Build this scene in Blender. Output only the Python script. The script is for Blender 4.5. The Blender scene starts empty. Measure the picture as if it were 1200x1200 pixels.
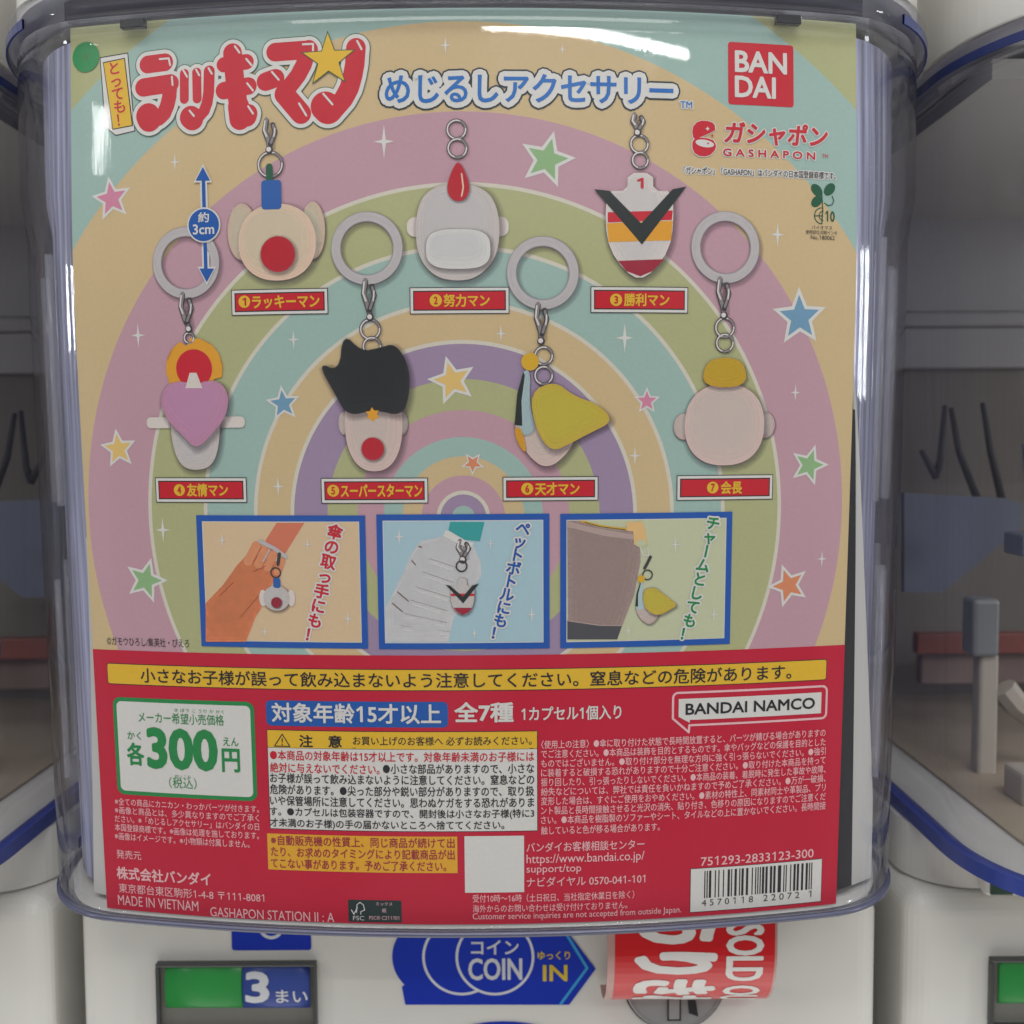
import bpy, bmesh, math, random
from mathutils import Vector, Matrix
random.seed(7)
SC = bpy.context.scene
COL = SC.collection
PI = math.pi

# ------------------------------------------------------------------ camera
F = 1290.0                                  # focal length in photo pixels (1200 px frame)
CAM = Vector((0.0145, 0.0, 0.0))
PITCH = math.radians(3.6)
ROLL = 0.0057
fwd = Vector((0, math.cos(PITCH), -math.sin(PITCH)))
up0 = Vector((0, math.sin(PITCH), math.cos(PITCH)))
r0 = Vector((1, 0, 0))
right = r0 * math.cos(ROLL) - up0 * math.sin(ROLL)
up = r0 * math.sin(ROLL) + up0 * math.cos(ROLL)
cd = bpy.data.cameras.new('camera')
cam = bpy.data.objects.new('camera', cd)
COL.objects.link(cam)
M4 = Matrix(((right.x, up.x, -fwd.x), (right.y, up.y, -fwd.y), (right.z, up.z, -fwd.z))).to_4x4()
M4.translation = CAM
cam.matrix_world = M4
cd.sensor_width = 36.0
cd.lens = 36.0 * F / 1200.0
cd.clip_start = 0.01
cd.clip_end = 50
cd.dof.use_dof = True
cd.dof.focus_distance = 0.342
cd.dof.aperture_fstop = 16
SC.camera = cam

# ------------------------------------------------------------------ world: dim shop interior light, brighter above
w = bpy.data.worlds.new('World')
SC.world = w
w.use_nodes = True
nt = w.node_tree
nt.nodes.clear()
out = nt.nodes.new('ShaderNodeOutputWorld')
bg = nt.nodes.new('ShaderNodeBackground')
tc = nt.nodes.new('ShaderNodeTexCoord')
sep = nt.nodes.new('ShaderNodeSeparateXYZ')
rmp = nt.nodes.new('ShaderNodeValToRGB')
mr = nt.nodes.new('ShaderNodeMapRange')
nt.links.new(tc.outputs['Generated'], sep.inputs[0])
nt.links.new(sep.outputs['Z'], mr.inputs['Value'])
mr.inputs['From Min'].default_value = -1
mr.inputs['From Max'].default_value = 1
nt.links.new(mr.outputs[0], rmp.inputs[0])
cr = rmp.color_ramp
cr.elements[0].position = 0.0
cr.elements[0].color = (1.9, 1.84, 1.74, 1)
cr.elements[1].position = 1.0
cr.elements[1].color = (1.55, 1.55, 1.52, 1)
for ps, cl in ((0.13, (1.6, 1.55, 1.46)), (0.19, (0.16, 0.15, 0.145)), (0.50, (0.17, 0.165, 0.165)), (0.62, (0.24, 0.24, 0.24)), (0.72, (0.62, 0.62, 0.61)), (0.82, (1.30, 1.30, 1.27))):
    e = cr.elements.new(ps)
    e.color = cl + (1,)
wn = nt.nodes.new('ShaderNodeTexNoise')          # shelves and people: uneven surroundings
wn.inputs['Scale'].default_value = 3.2
wn.inputs['Detail'].default_value = 3.0
nt.links.new(tc.outputs['Generated'], wn.inputs['Vector'])
wr = nt.nodes.new('ShaderNodeMapRange')
wr.inputs['From Min'].default_value = 0.36
wr.inputs['From Max'].default_value = 0.64
wr.inputs['To Min'].default_value = 0.45
wr.inputs['To Max'].default_value = 1.55
nt.links.new(wn.outputs['Fac'], wr.inputs['Value'])
wm = nt.nodes.new('ShaderNodeVectorMath')
wm.operation = 'SCALE'
nt.links.new(rmp.outputs[0], wm.inputs[0])
nt.links.new(wr.outputs[0], wm.inputs['Scale'])
nt.links.new(wm.outputs[0], bg.inputs[0])
bg.inputs[1].default_value = 1.02
nt.links.new(bg.outputs[0], out.inputs[0])


# ------------------------------------------------------------------ ceiling lamps of the shop and two added streak lamps (area lights behind the camera)
def lamp(name, p0, p1, width, watts, col=(1, 0.98, 0.95)):
    p0, p1 = Vector(p0), Vector(p1)
    ld = bpy.data.lights.new(name, 'AREA')
    ld.shape = 'RECTANGLE'
    ax = (p1 - p0)
    ld.size = ax.length
    ld.size_y = width
    ld.energy = watts
    ld.color = col
    o = bpy.data.objects.new(name, ld)
    COL.objects.link(o)
    mid = (p0 + p1) / 2
    X = ax.normalized()
    tgt = Vector((0, 0.36, -0.05)) - mid
    Zb = (-tgt).normalized()
    Zb = (Zb - X * Zb.dot(X)).normalized()
    Y = Zb.cross(X)
    m = Matrix(((X.x, Y.x, Zb.x), (X.y, Y.y, Zb.y), (X.z, Y.z, Zb.z))).to_4x4()
    m.translation = mid
    o.matrix_world = m
    return o


lamp('ceiling_tube_lamp', (0.02, -1.66, 1.163), (0.98, -1.66, 1.163), 0.016, 4.2)
lamp('ceiling_tube_lamp', (-1.66, -1.18, 0.96), (-2.10, -1.58, 0.96), 0.018, 1.6)
lamp('ceiling_tube_lamp', (-1.70, -1.13, 0.96), (-2.15, -1.53, 0.96), 0.018, 1.6)
lamp('ceiling_panel_lamp', (-0.9, -1.1, 2.2), (0.9, -1.1, 2.2), 0.5, 24)
lamp('shop_window_lamp', (1.65, -0.10, -0.04), (1.65, -0.10, 0.34), 0.16, 6.0, (0.95, 0.98, 1))  # upright side lamp added for streaks on the case corners
lamp('shop_window_lamp', (-1.65, -0.25, 0.05), (-1.65, -0.25, 0.30), 0.10, 3.2, (0.95, 0.98, 1))  # its added counterpart on the left

vs = SC.view_settings
vs.view_transform = 'Standard'
vs.look = 'None'
vs.exposure = 0.0
vs.gamma = 1.0
vs.use_curve_mapping = False
SC.render.engine = 'CYCLES'
cy = SC.cycles
cy.transparent_max_bounces = 40
cy.max_bounces = 10
cy.diffuse_bounces = 4
cy.glossy_bounces = 4
cy.transmission_bounces = 6
cy.caustics_reflective = False
cy.caustics_refractive = False
cy.use_denoising = True
cy.use_adaptive_sampling = True
cy.adaptive_threshold = 0.02


# ------------------------------------------------------------------ projection helpers
def ray(px, py):
    return (right * ((px - 600) / F) - up * ((py - 600) / F) + fwd)


def at(px, py, Y):
    d = ray(px, py)
    return CAM + d * ((Y - CAM.y) / d.y)


def proj(P):
    d = P - CAM
    z = d.dot(fwd)
    return 600 + F * d.dot(right) / z, 600 - F * d.dot(up) / z


R_BOW = 0.53
ZK = 0.056


def depth(z):
    return 0.334 + 0.066 * (math.hypot(z - ZK, 0.02) - 0.012)


def card_pt(u, v, h=0.0):
    a = u / R_BOW
    rr = R_BOW + h
    return Vector((rr * math.sin(a), depth(v) + R_BOW - rr * math.cos(a), v))


def uv(px, py):
    u, v = (px - 545) / F * 0.34, (520 - py) / F * 0.34
    for _ in range(14):
        x, y = proj(card_pt(u, v))
        xu, yu = proj(card_pt(u + 1e-4, v))
        xv, yv = proj(card_pt(u, v + 1e-4))
        a, b, c, d = (xu - x) / 1e-4, (xv - x) / 1e-4, (yu - y) / 1e-4, (yv - y) / 1e-4
        det = a * d - b * c
        ex, ey = px - x, py - y
        u += (ex * d - b * ey) / det
        v += (a * ey - c * ex) / det
    return Vector((u, v))


# ------------------------------------------------------------------ materials
def lin(c):
    c = c / 255.0
    return c / 12.92 if c <= 0.04045 else ((c + 0.055) / 1.055) ** 2.4


KPAPER = 0.80


def obs(r, g, b, k=KPAPER):
    return tuple(min(0.9, max(0.004, lin(c) / k)) for c in (r, g, b)) + (1,)


_mats = {}


def pmat(name, col, rough=0.5, spec=0.3, metal=0.0, noise=0.0, nscale=60.0, bump=0.0):
    if name in _mats:
        return _mats[name]
    m = bpy.data.materials.new(name)
    m.use_nodes = True
    n = m.node_tree
    b = n.nodes['Principled BSDF']
    b.inputs['Base Color'].default_value = col
    b.inputs['Roughness'].default_value = rough
    b.inputs['Specular IOR Level'].default_value = spec
    b.inputs['Metallic'].default_value = metal
    if noise or bump:
        t = n.nodes.new('ShaderNodeTexCoord')
        no = n.nodes.new('ShaderNodeTexNoise')
        no.inputs['Scale'].default_value = nscale
        no.inputs['Detail'].default_value = 5
        n.links.new(t.outputs['Object'], no.inputs['Vector'])
        if noise:
            mx = n.nodes.new('ShaderNodeMix')
            mx.data_type = 'RGBA'
            mx.inputs['A'].default_value = tuple(c * (1 - noise) for c in col[:3]) + (1,)
            mx.inputs['B'].default_value = tuple(min(1, c * (1 + noise)) for c in col[:3]) + (1,)
            n.links.new(no.outputs['Fac'], mx.inputs['Factor'])
            n.links.new(mx.outputs['Result'], b.inputs['Base Color'])
        if bump:
            bp = n.nodes.new('ShaderNodeBump')
            bp.inputs['Strength'].default_value = bump
            bp.inputs['Distance'].default_value = 0.0004
            n.links.new(no.outputs['Fac'], bp.inputs['Height'])
            n.links.new(bp.outputs[0], b.inputs['Normal'])
    _mats[name] = m
    return m


def ink(name, r, g, b):
    return pmat('ink_' + name, obs(r, g, b), 0.55, 0.2, noise=0.05, nscale=900.0)


WHITE = ink('white', 205, 203, 197)
BLACK = ink('black', 36, 34, 36)
RED = ink('red', 190, 28, 44)
PANEL = ink('panel_red', 182, 18, 48)
PLATE = ink('plate_red', 188, 20, 36)
YELLOW = ink('yellow', 214, 172, 42)
AMBER = ink('amber', 214, 158, 40)
BLUE = ink('blue', 20, 82, 158)
FRAMEBLUE = ink('frame_blue', 24, 80, 160)
TITLEBLUE = ink('title_blue', 34, 104, 176)
PINKTXT = ink('pale_pink', 226, 176, 178)
GREEN = ink('green', 30, 128, 66)
DGREEN = ink('dark_green', 28, 84, 58)
MAROON = ink('maroon', 150, 30, 52)
CREAM = ink('cream', 200, 176, 132)
TEAL = ink('teal', 152, 180, 170)
PINK = ink('pink', 186, 147, 157)
OLIVE = ink('olive', 170, 172, 124)
PURPLE = ink('purple', 152, 132, 158)
STARBLUE = ink('star_blue', 104, 146, 172)
STARGREEN = ink('star_green', 134, 170, 120)
STARYEL = ink('star_yellow', 212, 178, 106)
STARORG = ink('star_orange', 204, 128, 90)
STARPINK = ink('star_pink', 198, 126, 150)
SKINWHITE = ink('charm_white', 206, 196, 188)
SKINCREAM = ink('charm_cream', 214, 182, 160)
STEEL = ink('steel', 128, 122, 122)
STEELL = ink('steel_light', 208, 202, 198)
STEELD = ink('steel_dark', 58, 54, 56)
RINGGREY = ink('ring_grey', 178, 172, 172)
RINGEDGE = ink('ring_edge', 146, 140, 146)


def plastic_clear(name, tint=(0.30, 0.36, 0.72), dens=14.0, haze=0.009, bump=0.10, rough=0.02):
    """clear polycarbonate: fresnel reflection over straight transmission, slight scuff haze, blue body colour"""
    m = bpy.data.materials.new(name)
    m.use_nodes = True
    n = m.node_tree
    n.nodes.clear()
    o = n.nodes.new('ShaderNodeOutputMaterial')
    tr = n.nodes.new('ShaderNodeBsdfTransparent')
    gl = n.nodes.new('ShaderNodeBsdfGlossy')
    gl.inputs['Roughness'].default_value = rough
    df = n.nodes.new('ShaderNodeBsdfDiffuse')
    df.inputs['Color'].default_value = (0.62, 0.63, 0.72, 1)
    fr = n.nodes.new('ShaderNodeFresnel')
    ge = n.nodes.new('ShaderNodeNewGeometry')
    ir = n.nodes.new('ShaderNodeMapRange')        # same reflectance from both sides of each skin
    ir.inputs['To Min'].default_value = 1.38
    ir.inputs['To Max'].default_value = 1 / 1.38
    n.links.new(ge.outputs['Backfacing'], ir.inputs['Value'])
    n.links.new(ir.outputs[0], fr.inputs['IOR'])
    m1 = n.nodes.new('ShaderNodeMixShader')
    m2 = n.nodes.new('ShaderNodeMixShader')
    m1.inputs[0].default_value = haze
    t = n.nodes.new('ShaderNodeTexCoord')
    mp = n.nodes.new('ShaderNodeMapping')
    mp.inputs['Scale'].default_value = (240, 240, 3.0)
    no = n.nodes.new('ShaderNodeTexNoise')
    no.inputs['Scale'].default_value = 1.0
    no.inputs['Detail'].default_value = 3
    bp = n.nodes.new('ShaderNodeBump')
    bp.inputs['Strength'].default_value = bump
    bp.inputs['Distance'].default_value = 0.0004
    n.links.new(t.outputs['Object'], mp.inputs[0])
    n.links.new(mp.outputs[0], no.inputs['Vector'])
    n.links.new(no.outputs['Fac'], bp.inputs['Height'])
    n.links.new(bp.outputs[0], gl.inputs['Normal'])
    sm = n.nodes.new('ShaderNodeTexNoise')
    sm.inputs['Scale'].default_value = 38.0
    sm.inputs['Detail'].default_value = 6.0
    sm.inputs['Distortion'].default_value = 1.2
    sr = n.nodes.new('ShaderNodeMapRange')
    sr.inputs['From Min'].default_value = 0.5
    sr.inputs['From Max'].default_value = 0.72
    sr.inputs['To Min'].default_value = rough
    sr.inputs['To Max'].default_value = rough + 0.10
    n.links.new(t.outputs['Object'], sm.inputs['Vector'])
    n.links.new(sm.outputs['Fac'], sr.inputs['Value'])
    n.links.new(sr.outputs[0], gl.inputs['Roughness'])
    n.links.new(tr.outputs[0], m1.inputs[1])
    n.links.new(df.outputs[0], m1.inputs[2])
    n.links.new(fr.outputs[0], m2.inputs[0])
    n.links.new(m1.outputs[0], m2.inputs[1])
    n.links.new(gl.outputs[0], m2.inputs[2])
    n.links.new(m2.outputs[0], o.inputs['Surface'])
    if dens:
        va = n.nodes.new('ShaderNodeVolumeAbsorption')
        va.inputs['Color'].default_value = tint + (1,)
        va.inputs['Density'].default_value = dens
        n.links.new(va.outputs[0], o.inputs['Volume'])
    return m


def streaked(name, col):
    """ribbed translucent inner wall: upright flutes catch the lamps"""
    m = bpy.data.materials.new(name)
    m.use_nodes = True
    n = m.node_tree
    b = n.nodes['Principled BSDF']
    b.inputs['Roughness'].default_value = 0.22
    b.inputs['Specular IOR Level'].default_value = 0.9
    t = n.nodes.new('ShaderNodeTexCoord')
    mp = n.nodes.new('ShaderNodeMapping')
    mp.inputs['Scale'].default_value = (420, 160, 5.0)
    no = n.nodes.new('ShaderNodeTexNoise')
    no.inputs['Scale'].default_value = 1.0
    no.inputs['Detail'].default_value = 4
    bp = n.nodes.new('ShaderNodeBump')
    bp.inputs['Strength'].default_value = 0.9
    bp.inputs['Distance'].default_value = 0.0012
    cr_ = n.nodes.new('ShaderNodeValToRGB')
    cr_.color_ramp.elements[0].position = 0.35
    cr_.color_ramp.elements[0].color = tuple(c * 0.55 for c in col) + (1,)
    cr_.color_ramp.elements[1].position = 0.68
    cr_.color_ramp.elements[1].color = tuple(min(0.8, c * 1.7) for c in col) + (1,)
    n.links.new(t.outputs['Object'], mp.inputs[0])
    n.links.new(mp.outputs[0], no.inputs['Vector'])
    n.links.new(no.outputs['Fac'], bp.inputs['Height'])
    n.links.new(bp.outputs[0], b.inputs['Normal'])
    n.links.new(no.outputs['Fac'], cr_.inputs[0])
    n.links.new(cr_.outputs[0], b.inputs['Base Color'])
    return m


def veil(name, col, fac):
    """thin overprint: a tint of ink that lets the colour below show"""
    m = bpy.data.materials.new(name)
    m.use_nodes = True
    n = m.node_tree
    n.nodes.clear()
    o = n.nodes.new('ShaderNodeOutputMaterial')
    tr = n.nodes.new('ShaderNodeBsdfTransparent')
    df = n.nodes.new('ShaderNodeBsdfDiffuse')
    df.inputs['Color'].default_value = col + (1,)
    mx2 = n.nodes.new('ShaderNodeMixShader')
    mx2.inputs[0].default_value = fac
    n.links.new(tr.outputs[0], mx2.inputs[1])
    n.links.new(df.outputs[0], mx2.inputs[2])
    n.links.new(mx2.outputs[0], o.inputs[0])
    return m


SHADETINT = veil('overprint_dark', (0.10, 0.07, 0.10), 0.11)  # shadow tint printed into the charm and key ring pictures
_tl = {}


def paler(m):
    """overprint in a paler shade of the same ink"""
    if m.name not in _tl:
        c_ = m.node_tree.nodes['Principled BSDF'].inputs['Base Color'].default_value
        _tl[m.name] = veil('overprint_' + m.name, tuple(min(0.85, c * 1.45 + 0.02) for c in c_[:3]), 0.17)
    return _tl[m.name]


SHEENTINT = veil('overprint_light', (0.80, 0.78, 0.74), 0.10)  # sheen printed into the key ring pictures
CLEAR = plastic_clear('clear_polycarbonate')
STREAKMAT = plastic_clear('rib_polycarbonate', dens=0, haze=0.22, bump=0.5, rough=0.16)
BLUEEDGE = pmat('blue_plastic_edge', (0.04, 0.065, 0.30, 1), 0.25, 0.4)
RIMBLUE = pmat('rim_blue', (0.03, 0.045, 0.17, 1), 0.25, 0.4)
GREYEDGE = pmat('grey_plastic_edge', (0.085, 0.09, 0.15, 1), 0.2, 0.5)
WHITEPL = pmat('white_machine_plastic', (0.76, 0.75, 0.715, 1), 0.38, 0.4, noise=0.07, nscale=16, bump=0.06)
WHITEIN = pmat('white_inner_plastic', (0.58, 0.57, 0.54, 1), 0.5, 0.3, noise=0.04, nscale=20)
DARKIN = pmat('dark_interior', (0.23, 0.205, 0.18, 1), 0.6, 0.2, noise=0.3, nscale=9)
GREYIN = pmat('grey_interior', (0.42, 0.41, 0.41, 1), 0.5, 0.3, noise=0.1, nscale=9)
CORNERSHEET = streaked('frosted_lining', (0.29, 0.30, 0.42))
BEIGEIN = pmat('beige_inner', (0.42, 0.375, 0.32, 1), 0.5, 0.3, noise=0.08, nscale=20)
TANIN = pmat('tan_interior', (0.36, 0.30, 0.23, 1), 0.5, 0.3, noise=0.12, nscale=12)
DARKPL = pmat('dark_plastic', (0.02, 0.02, 0.022, 1), 0.4, 0.4)
GREYPL = pmat('grey_plastic', (0.20, 0.21, 0.215, 1), 0.35, 0.4, noise=0.06, nscale=30)
REDPL = pmat('red_plastic', (0.26, 0.075, 0.055, 1), 0.4, 0.4)
BLUEGREY = pmat('blue_grey_plastic', (0.17, 0.19, 0.25, 1), 0.35, 0.4)
GREENDRUM = pmat('green_drum', (0.035, 0.34, 0.075, 1), 0.35, 0.4, noise=0.08, nscale=40)
BLUEDRUM = pmat('blue_drum', (0.045, 0.085, 0.36, 1), 0.35, 0.4)
SIGNBLUE = pmat('sticker_blue', (0.006, 0.035, 0.48, 1), 0.3, 0.4)
SIGNWHITE = pmat('sticker_white', (0.72, 0.74, 0.78, 1), 0.3, 0.4)
SIGNYEL = pmat('sticker_yellow', (0.75, 0.55, 0.05, 1), 0.3, 0.4)
SIGNCYAN = pmat('sticker_cyan', (0.05, 0.38, 0.75, 1), 0.3, 0.4)
SOLDRED = pmat('sold_out_red', (0.62, 0.012, 0.018, 1), 0.22, 0.5)
SOLDWHITE = pmat('sold_out_white', (0.78, 0.76, 0.74, 1), 0.25, 0.5)
LAMINATE = pmat('laminate_edge', (0.52, 0.30, 0.27, 1), 0.2, 0.5)
DIALGREY = pmat('dial_grey', (0.30, 0.32, 0.32, 1), 0.3, 0.5, noise=0.05, nscale=30)
GAPDARK = pmat('gap_dark', (0.05, 0.042, 0.036, 1), 0.8, 0.1)
GREENGLASS = pmat('green_peg', (0.05, 0.10, 0.075, 1), 0.3, 0.4)


# ------------------------------------------------------------------ object helpers
def link(name, bm, mats, parent=None, smooth=False):
    me = bpy.data.meshes.new(name)
    bm.to_mesh(me)
    bm.free()
    for m in (mats if isinstance(mats, (list, tuple)) else [mats]):
        me.materials.append(m)
    if smooth:
        for p in me.polygons:
            p.use_smooth = True
    o = bpy.data.objects.new(name, me)
    COL.objects.link(o)
    if parent:
        o.parent = parent
    return o


def thing(name, label, cat, loc=(0, 0, 0), group=None):
    o = bpy.data.objects.new(name, None)
    COL.objects.link(o)
    o.empty_display_size = 0.02
    o.location = loc
    o['label'] = label
    o['category'] = cat
    if group:
        o['group'] = group
    return o


def box(bm, x0, x1, y0, y1, z0, z1, bev=0.0, seg=3):
    r = bmesh.ops.create_cube(bm, size=1.0)
    vs_ = r['verts']
    for v in vs_:
        v.co = Vector((x0 + (v.co.x + .5) * (x1 - x0), y0 + (v.co.y + .5) * (y1 - y0), z0 + (v.co.z + .5) * (z1 - z0)))
    if bev:
        es = list({e for v in vs_ for e in v.link_edges})
        bmesh.ops.bevel(bm, geom=es, offset=bev, segments=seg, affect='EDGES', profile=0.5)


def tube(bm, pts, radii, n=12):
    pts = [Vector(p) for p in pts]
    if not isinstance(radii, (list, tuple)):
        radii = [radii] * len(pts)
    rings = []
    for i, p in enumerate(pts):
        d = (pts[min(i + 1, len(pts) - 1)] - pts[max(i - 1, 0)]).normalized()
        a = d.cross(Vector((0.3, 1, 0.2))).normalized()
        b = d.cross(a)
        rings.append([bm.verts.new(p + (a * math.cos(2 * PI * k / n) + b * math.sin(2 * PI * k / n)) * radii[i]) for k in range(n)])
    for A, B in zip(rings, rings[1:]):
        for k in range(n):
            bm.faces.new((A[k], A[(k + 1) % n], B[(k + 1) % n], B[k]))
    bm.faces.new(rings[0][::-1])
    bm.faces.new(rings[-1])


# ------------------------------------------------------------------ glyphs
_gc = {}
_fc = bpy.data.curves.new('glyph_source', 'FONT')
_fo = bpy.data.objects.new('glyph_source', _fc)
COL.objects.link(_fo)
_fc.resolution_u = 3


def glyphs(body, bold=0.0):
    """triangulated outline of a text line: (verts, faces, boundary edges)"""
    key = (body, bold)
    if key in _gc:
        return _gc[key]
    _fc.body = body.replace('1', '\U0001D7E3')       # a one with a flag
    _fc.offset = bold
    bpy.context.view_layer.update()
    dg = bpy.context.evaluated_depsgraph_get()
    me = bpy.data.meshes.new_from_object(_fo.evaluated_get(dg))
    V = [(v.co.x, v.co.y) for v in me.vertices]
    Fc = [tuple(p.vertices) for p in me.polygons]
    cnt = {}
    for f in Fc:
        for a, b in zip(f, f[1:] + f[:1]):
            k = (min(a, b), max(a, b))
            cnt[k] = cnt.get(k, 0) + 1
    Bd = [k for k, c in cnt.items() if c == 1]
    bpy.data.meshes.remove(me)
    _gc[key] = (V, Fc, Bd)
    return _gc[key]


L0 = 4.0e-5      # one print layer (metres)


class Print:
    """flat artwork in sheet coordinates (metres), later laid onto a surface by a mapping fn(u, v, h)"""

    def __init__(s):
        s.big = bmesh.new()
        s.fine = bmesh.new()
        s.mats = []
        s.k = 0

    def mi(s, m):
        if m not in s.mats:
            s.mats.append(m)
        return s.mats.index(m)

    def face(s, pts, m, layer, fine=False, jit=0.0):
        bm = s.fine if fine else s.big
        try:
            f = bm.faces.new([bm.verts.new((p[0], p[1], layer * L0 + jit)) for p in pts])
            f.material_index = s.mi(m)
            return f
        except ValueError:
            return None

    def poly(s, pts, m, layer, fine=False):
        s.k = (s.k + 1) % 8
        s.face(pts, m, layer, fine, s.k * 8e-7)

    def disc(s, c, r, m, layer, n=40, ry=None, fine=False):
        ry = ry or r
        s.poly([(c[0] + r * math.cos(2 * PI * i / n), c[1] + ry * math.sin(2 * PI * i / n)) for i in range(n)], m, layer, fine)

    def annulus(s, c, r0_, r1_, m, layer, n=48, a0=0.0, a1=2 * PI):
        for i in range(n):
            t0, t1 = a0 + (a1 - a0) * i / n, a0 + (a1 - a0) * (i + 1) / n
            s.face([(c[0] + r0_ * math.cos(t0), c[1] + r0_ * math.sin(t0)), (c[0] + r1_ * math.cos(t0), c[1] + r1_ * math.sin(t0)),
                    (c[0] + r1_ * math.cos(t1), c[1] + r1_ * math.sin(t1)), (c[0] + r0_ * math.cos(t1), c[1] + r0_ * math.sin(t1))], m, layer, True)

    def stroke(s, pts, wd, m, layer, closed=False, caps=True, fine=True, n=10):
        pts = [Vector((p[0], p[1])) for p in pts]
        seq = list(zip(pts, pts[1:] + ([pts[0]] if closed else [])))
        for i, (a, b) in enumerate(seq):
            d = b - a
            if d.length < 1e-9:
                continue
            q = Vector((-d.y, d.x)).normalized() * wd / 2
            s.k = (s.k + 1) % 30
            s.face([a - q, b - q, b + q, a + q], m, layer, fine, s.k * 8e-7)
        if caps or len(pts) > 2:
            for p in (pts if caps else pts[1:-1]):
                s.k = (s.k + 1) % 30
                s.face([(p.x + wd / 2 * math.cos(2 * PI * i / n), p.y + wd / 2 * math.sin(2 * PI * i / n)) for i in range(n)], m, layer, fine, s.k * 8e-7)

    def rrect(s, x0, y0, x1, y1, r, m, layer, n=6):
        if x0 > x1: x0, x1 = x1, x0
        if y0 > y1: y0, y1 = y1, y0
        if r <= 0:
            s.poly([(x0, y0), (x1, y0), (x1, y1), (x0, y1)], m, layer)
            return
        P = []
        for cx, cy_, a in ((x1 - r, y0 + r, -PI / 2), (x1 - r, y1 - r, 0), (x0 + r, y1 - r, PI / 2), (x0 + r, y0 + r, PI)):
            for i in range(n + 1):
                t = a + PI / 2 * i / n
                P.append((cx + r * math.cos(t), cy_ + r * math.sin(t)))
        s.poly(P, m, layer)

    def put(s, body, T, m, layer, bold=0.0, halos=(), fine=True):
        """T maps glyph coords to sheet coords; halos = [(width, material, layer)]"""
        V, Fc, Bd = glyphs(body)
        Q = [T(x, y) for x, y in V]
        bm = s.fine if fine else s.big
        vv = [bm.verts.new((q[0], q[1], layer * L0 + 2.6e-5)) for q in Q]
        k = s.mi(m)
        if bold:
            p0, px_, py_ = T(0, 0), T(1, 0), T(0, 1)
            em = (math.hypot(px_[0] - p0[0], px_[1] - p0[1]) + math.hypot(py_[0] - p0[0], py_[1] - p0[1])) / 2
            tiny = len(body) > 12
            for a, b in Bd:
                s.stroke([Q[a], Q[b]], bold * em * 2, m, layer, n=8, fine=fine, caps=not tiny)
        for f in Fc:
            try:
                g = bm.faces.new([vv[i] for i in f])
                g.material_index = k
            except ValueError:
                pass
        for wd, hm, hl in halos:
            bm = s.fine if fine else s.big
            vv = [bm.verts.new((q[0], q[1], hl * L0 + 2.6e-5)) for q in Q]
            k = s.mi(hm)
            for f in Fc:
                try:
                    g = bm.faces.new([vv[i] for i in f])
                    g.material_index = k
                except ValueError:
                    pass
            for a, b in Bd:
                s.stroke([Q[a], Q[b]], wd * 2, hm, hl, n=8, fine=fine)

    def build(s, name, fn, parent=None, step=0.005):
        bmesh.ops.triangulate(s.big, faces=s.big.faces[:])
        if step:
            for ax in (0, 1):
                if not s.big.verts:
                    break
                lo = min(v.co[ax] for v in s.big.verts)
                hi = max(v.co[ax] for v in s.big.verts)
                if hi - lo > step:
                    k = math.floor(lo / step) + 1
                    while k * step < hi:
                        co = Vector((0, 0, 0)); co[ax] = k * step
                        no = Vector((0, 0, 0)); no[ax] = 1
                        fs = [f for f in s.big.faces if min(v.co[ax] for v in f.verts) < k * step - 1e-7 and max(v.co[ax] for v in f.verts) > k * step + 1e-7]
                        if fs:
                            g = set(fs)
                            for f in fs:
                                g.update(f.edges); g.update(f.verts)
                            bmesh.ops.bisect_plane(s.big, geom=list(g), dist=1e-8, plane_co=co, plane_no=no)
                        k += 1
        tmp = bpy.data.meshes.new('tmp')
        s.fine.to_mesh(tmp)
        s.fine.free()
        s.big.from_mesh(tmp)
        bpy.data.meshes.remove(tmp)
        for v in s.big.verts:
            v.co = fn(v.co.x, v.co.y, v.co.z)
        return link(name, s.big, s.mats, parent)


def fit(body, u0, u1, v0, v1, bold=0.0, mono=None):
    """transform fitting the ink of a line into a rectangle"""
    V, _, _ = glyphs(body)
    xs = [p[0] for p in V]; ys = [p[1] for p in V]
    ax, bx, ay, by = min(xs) - bold, max(xs) + bold, min(ys) - bold, max(ys) + bold
    sx = (u1 - u0) / max(1e-9, bx - ax) if u1 is not None else mono
    sy = (v1 - v0) / max(1e-9, by - ay)
    return (lambda x, y: (u0 + (x - ax) * sx, v0 + (y - ay) * sy)), sx


def T(P, body, x0, x1, ytop, ybot, m, layer, bold=0.0, halos=(), fine=True, yr=None, slant=0.0, mono=None):
    """text line given by the pixel box of its ink in the photograph (ytop, ybot at the left end)"""
    a = uv(x0, ybot); b = uv(x0, ytop)
    c = uv(x1, ybot if yr is None else yr) if x1 is not None else None
    hh = b.y - a.y
    if c is None:
        v0 = a.y
    elif yr is not None:
        v0 = (a.y + c.y) / 2
    else:
        v0 = uv((x0 + x1) / 2, ybot).y
    f, sx = fit(body, a.x, c.x if c is not None else None, v0, v0 + hh, bold, mono)
    g = (lambda x, y: (f(x, y)[0] + slant * (f(x, y)[1] - v0), f(x, y)[1])) if slant else f
    P.put(body, g, m, layer, bold, [(h_[0] * PXM, h_[1], h_[2]) for h_ in halos], fine)
    return sx


PXM = 0.345 / F          # metres per photo pixel on the card


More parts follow.
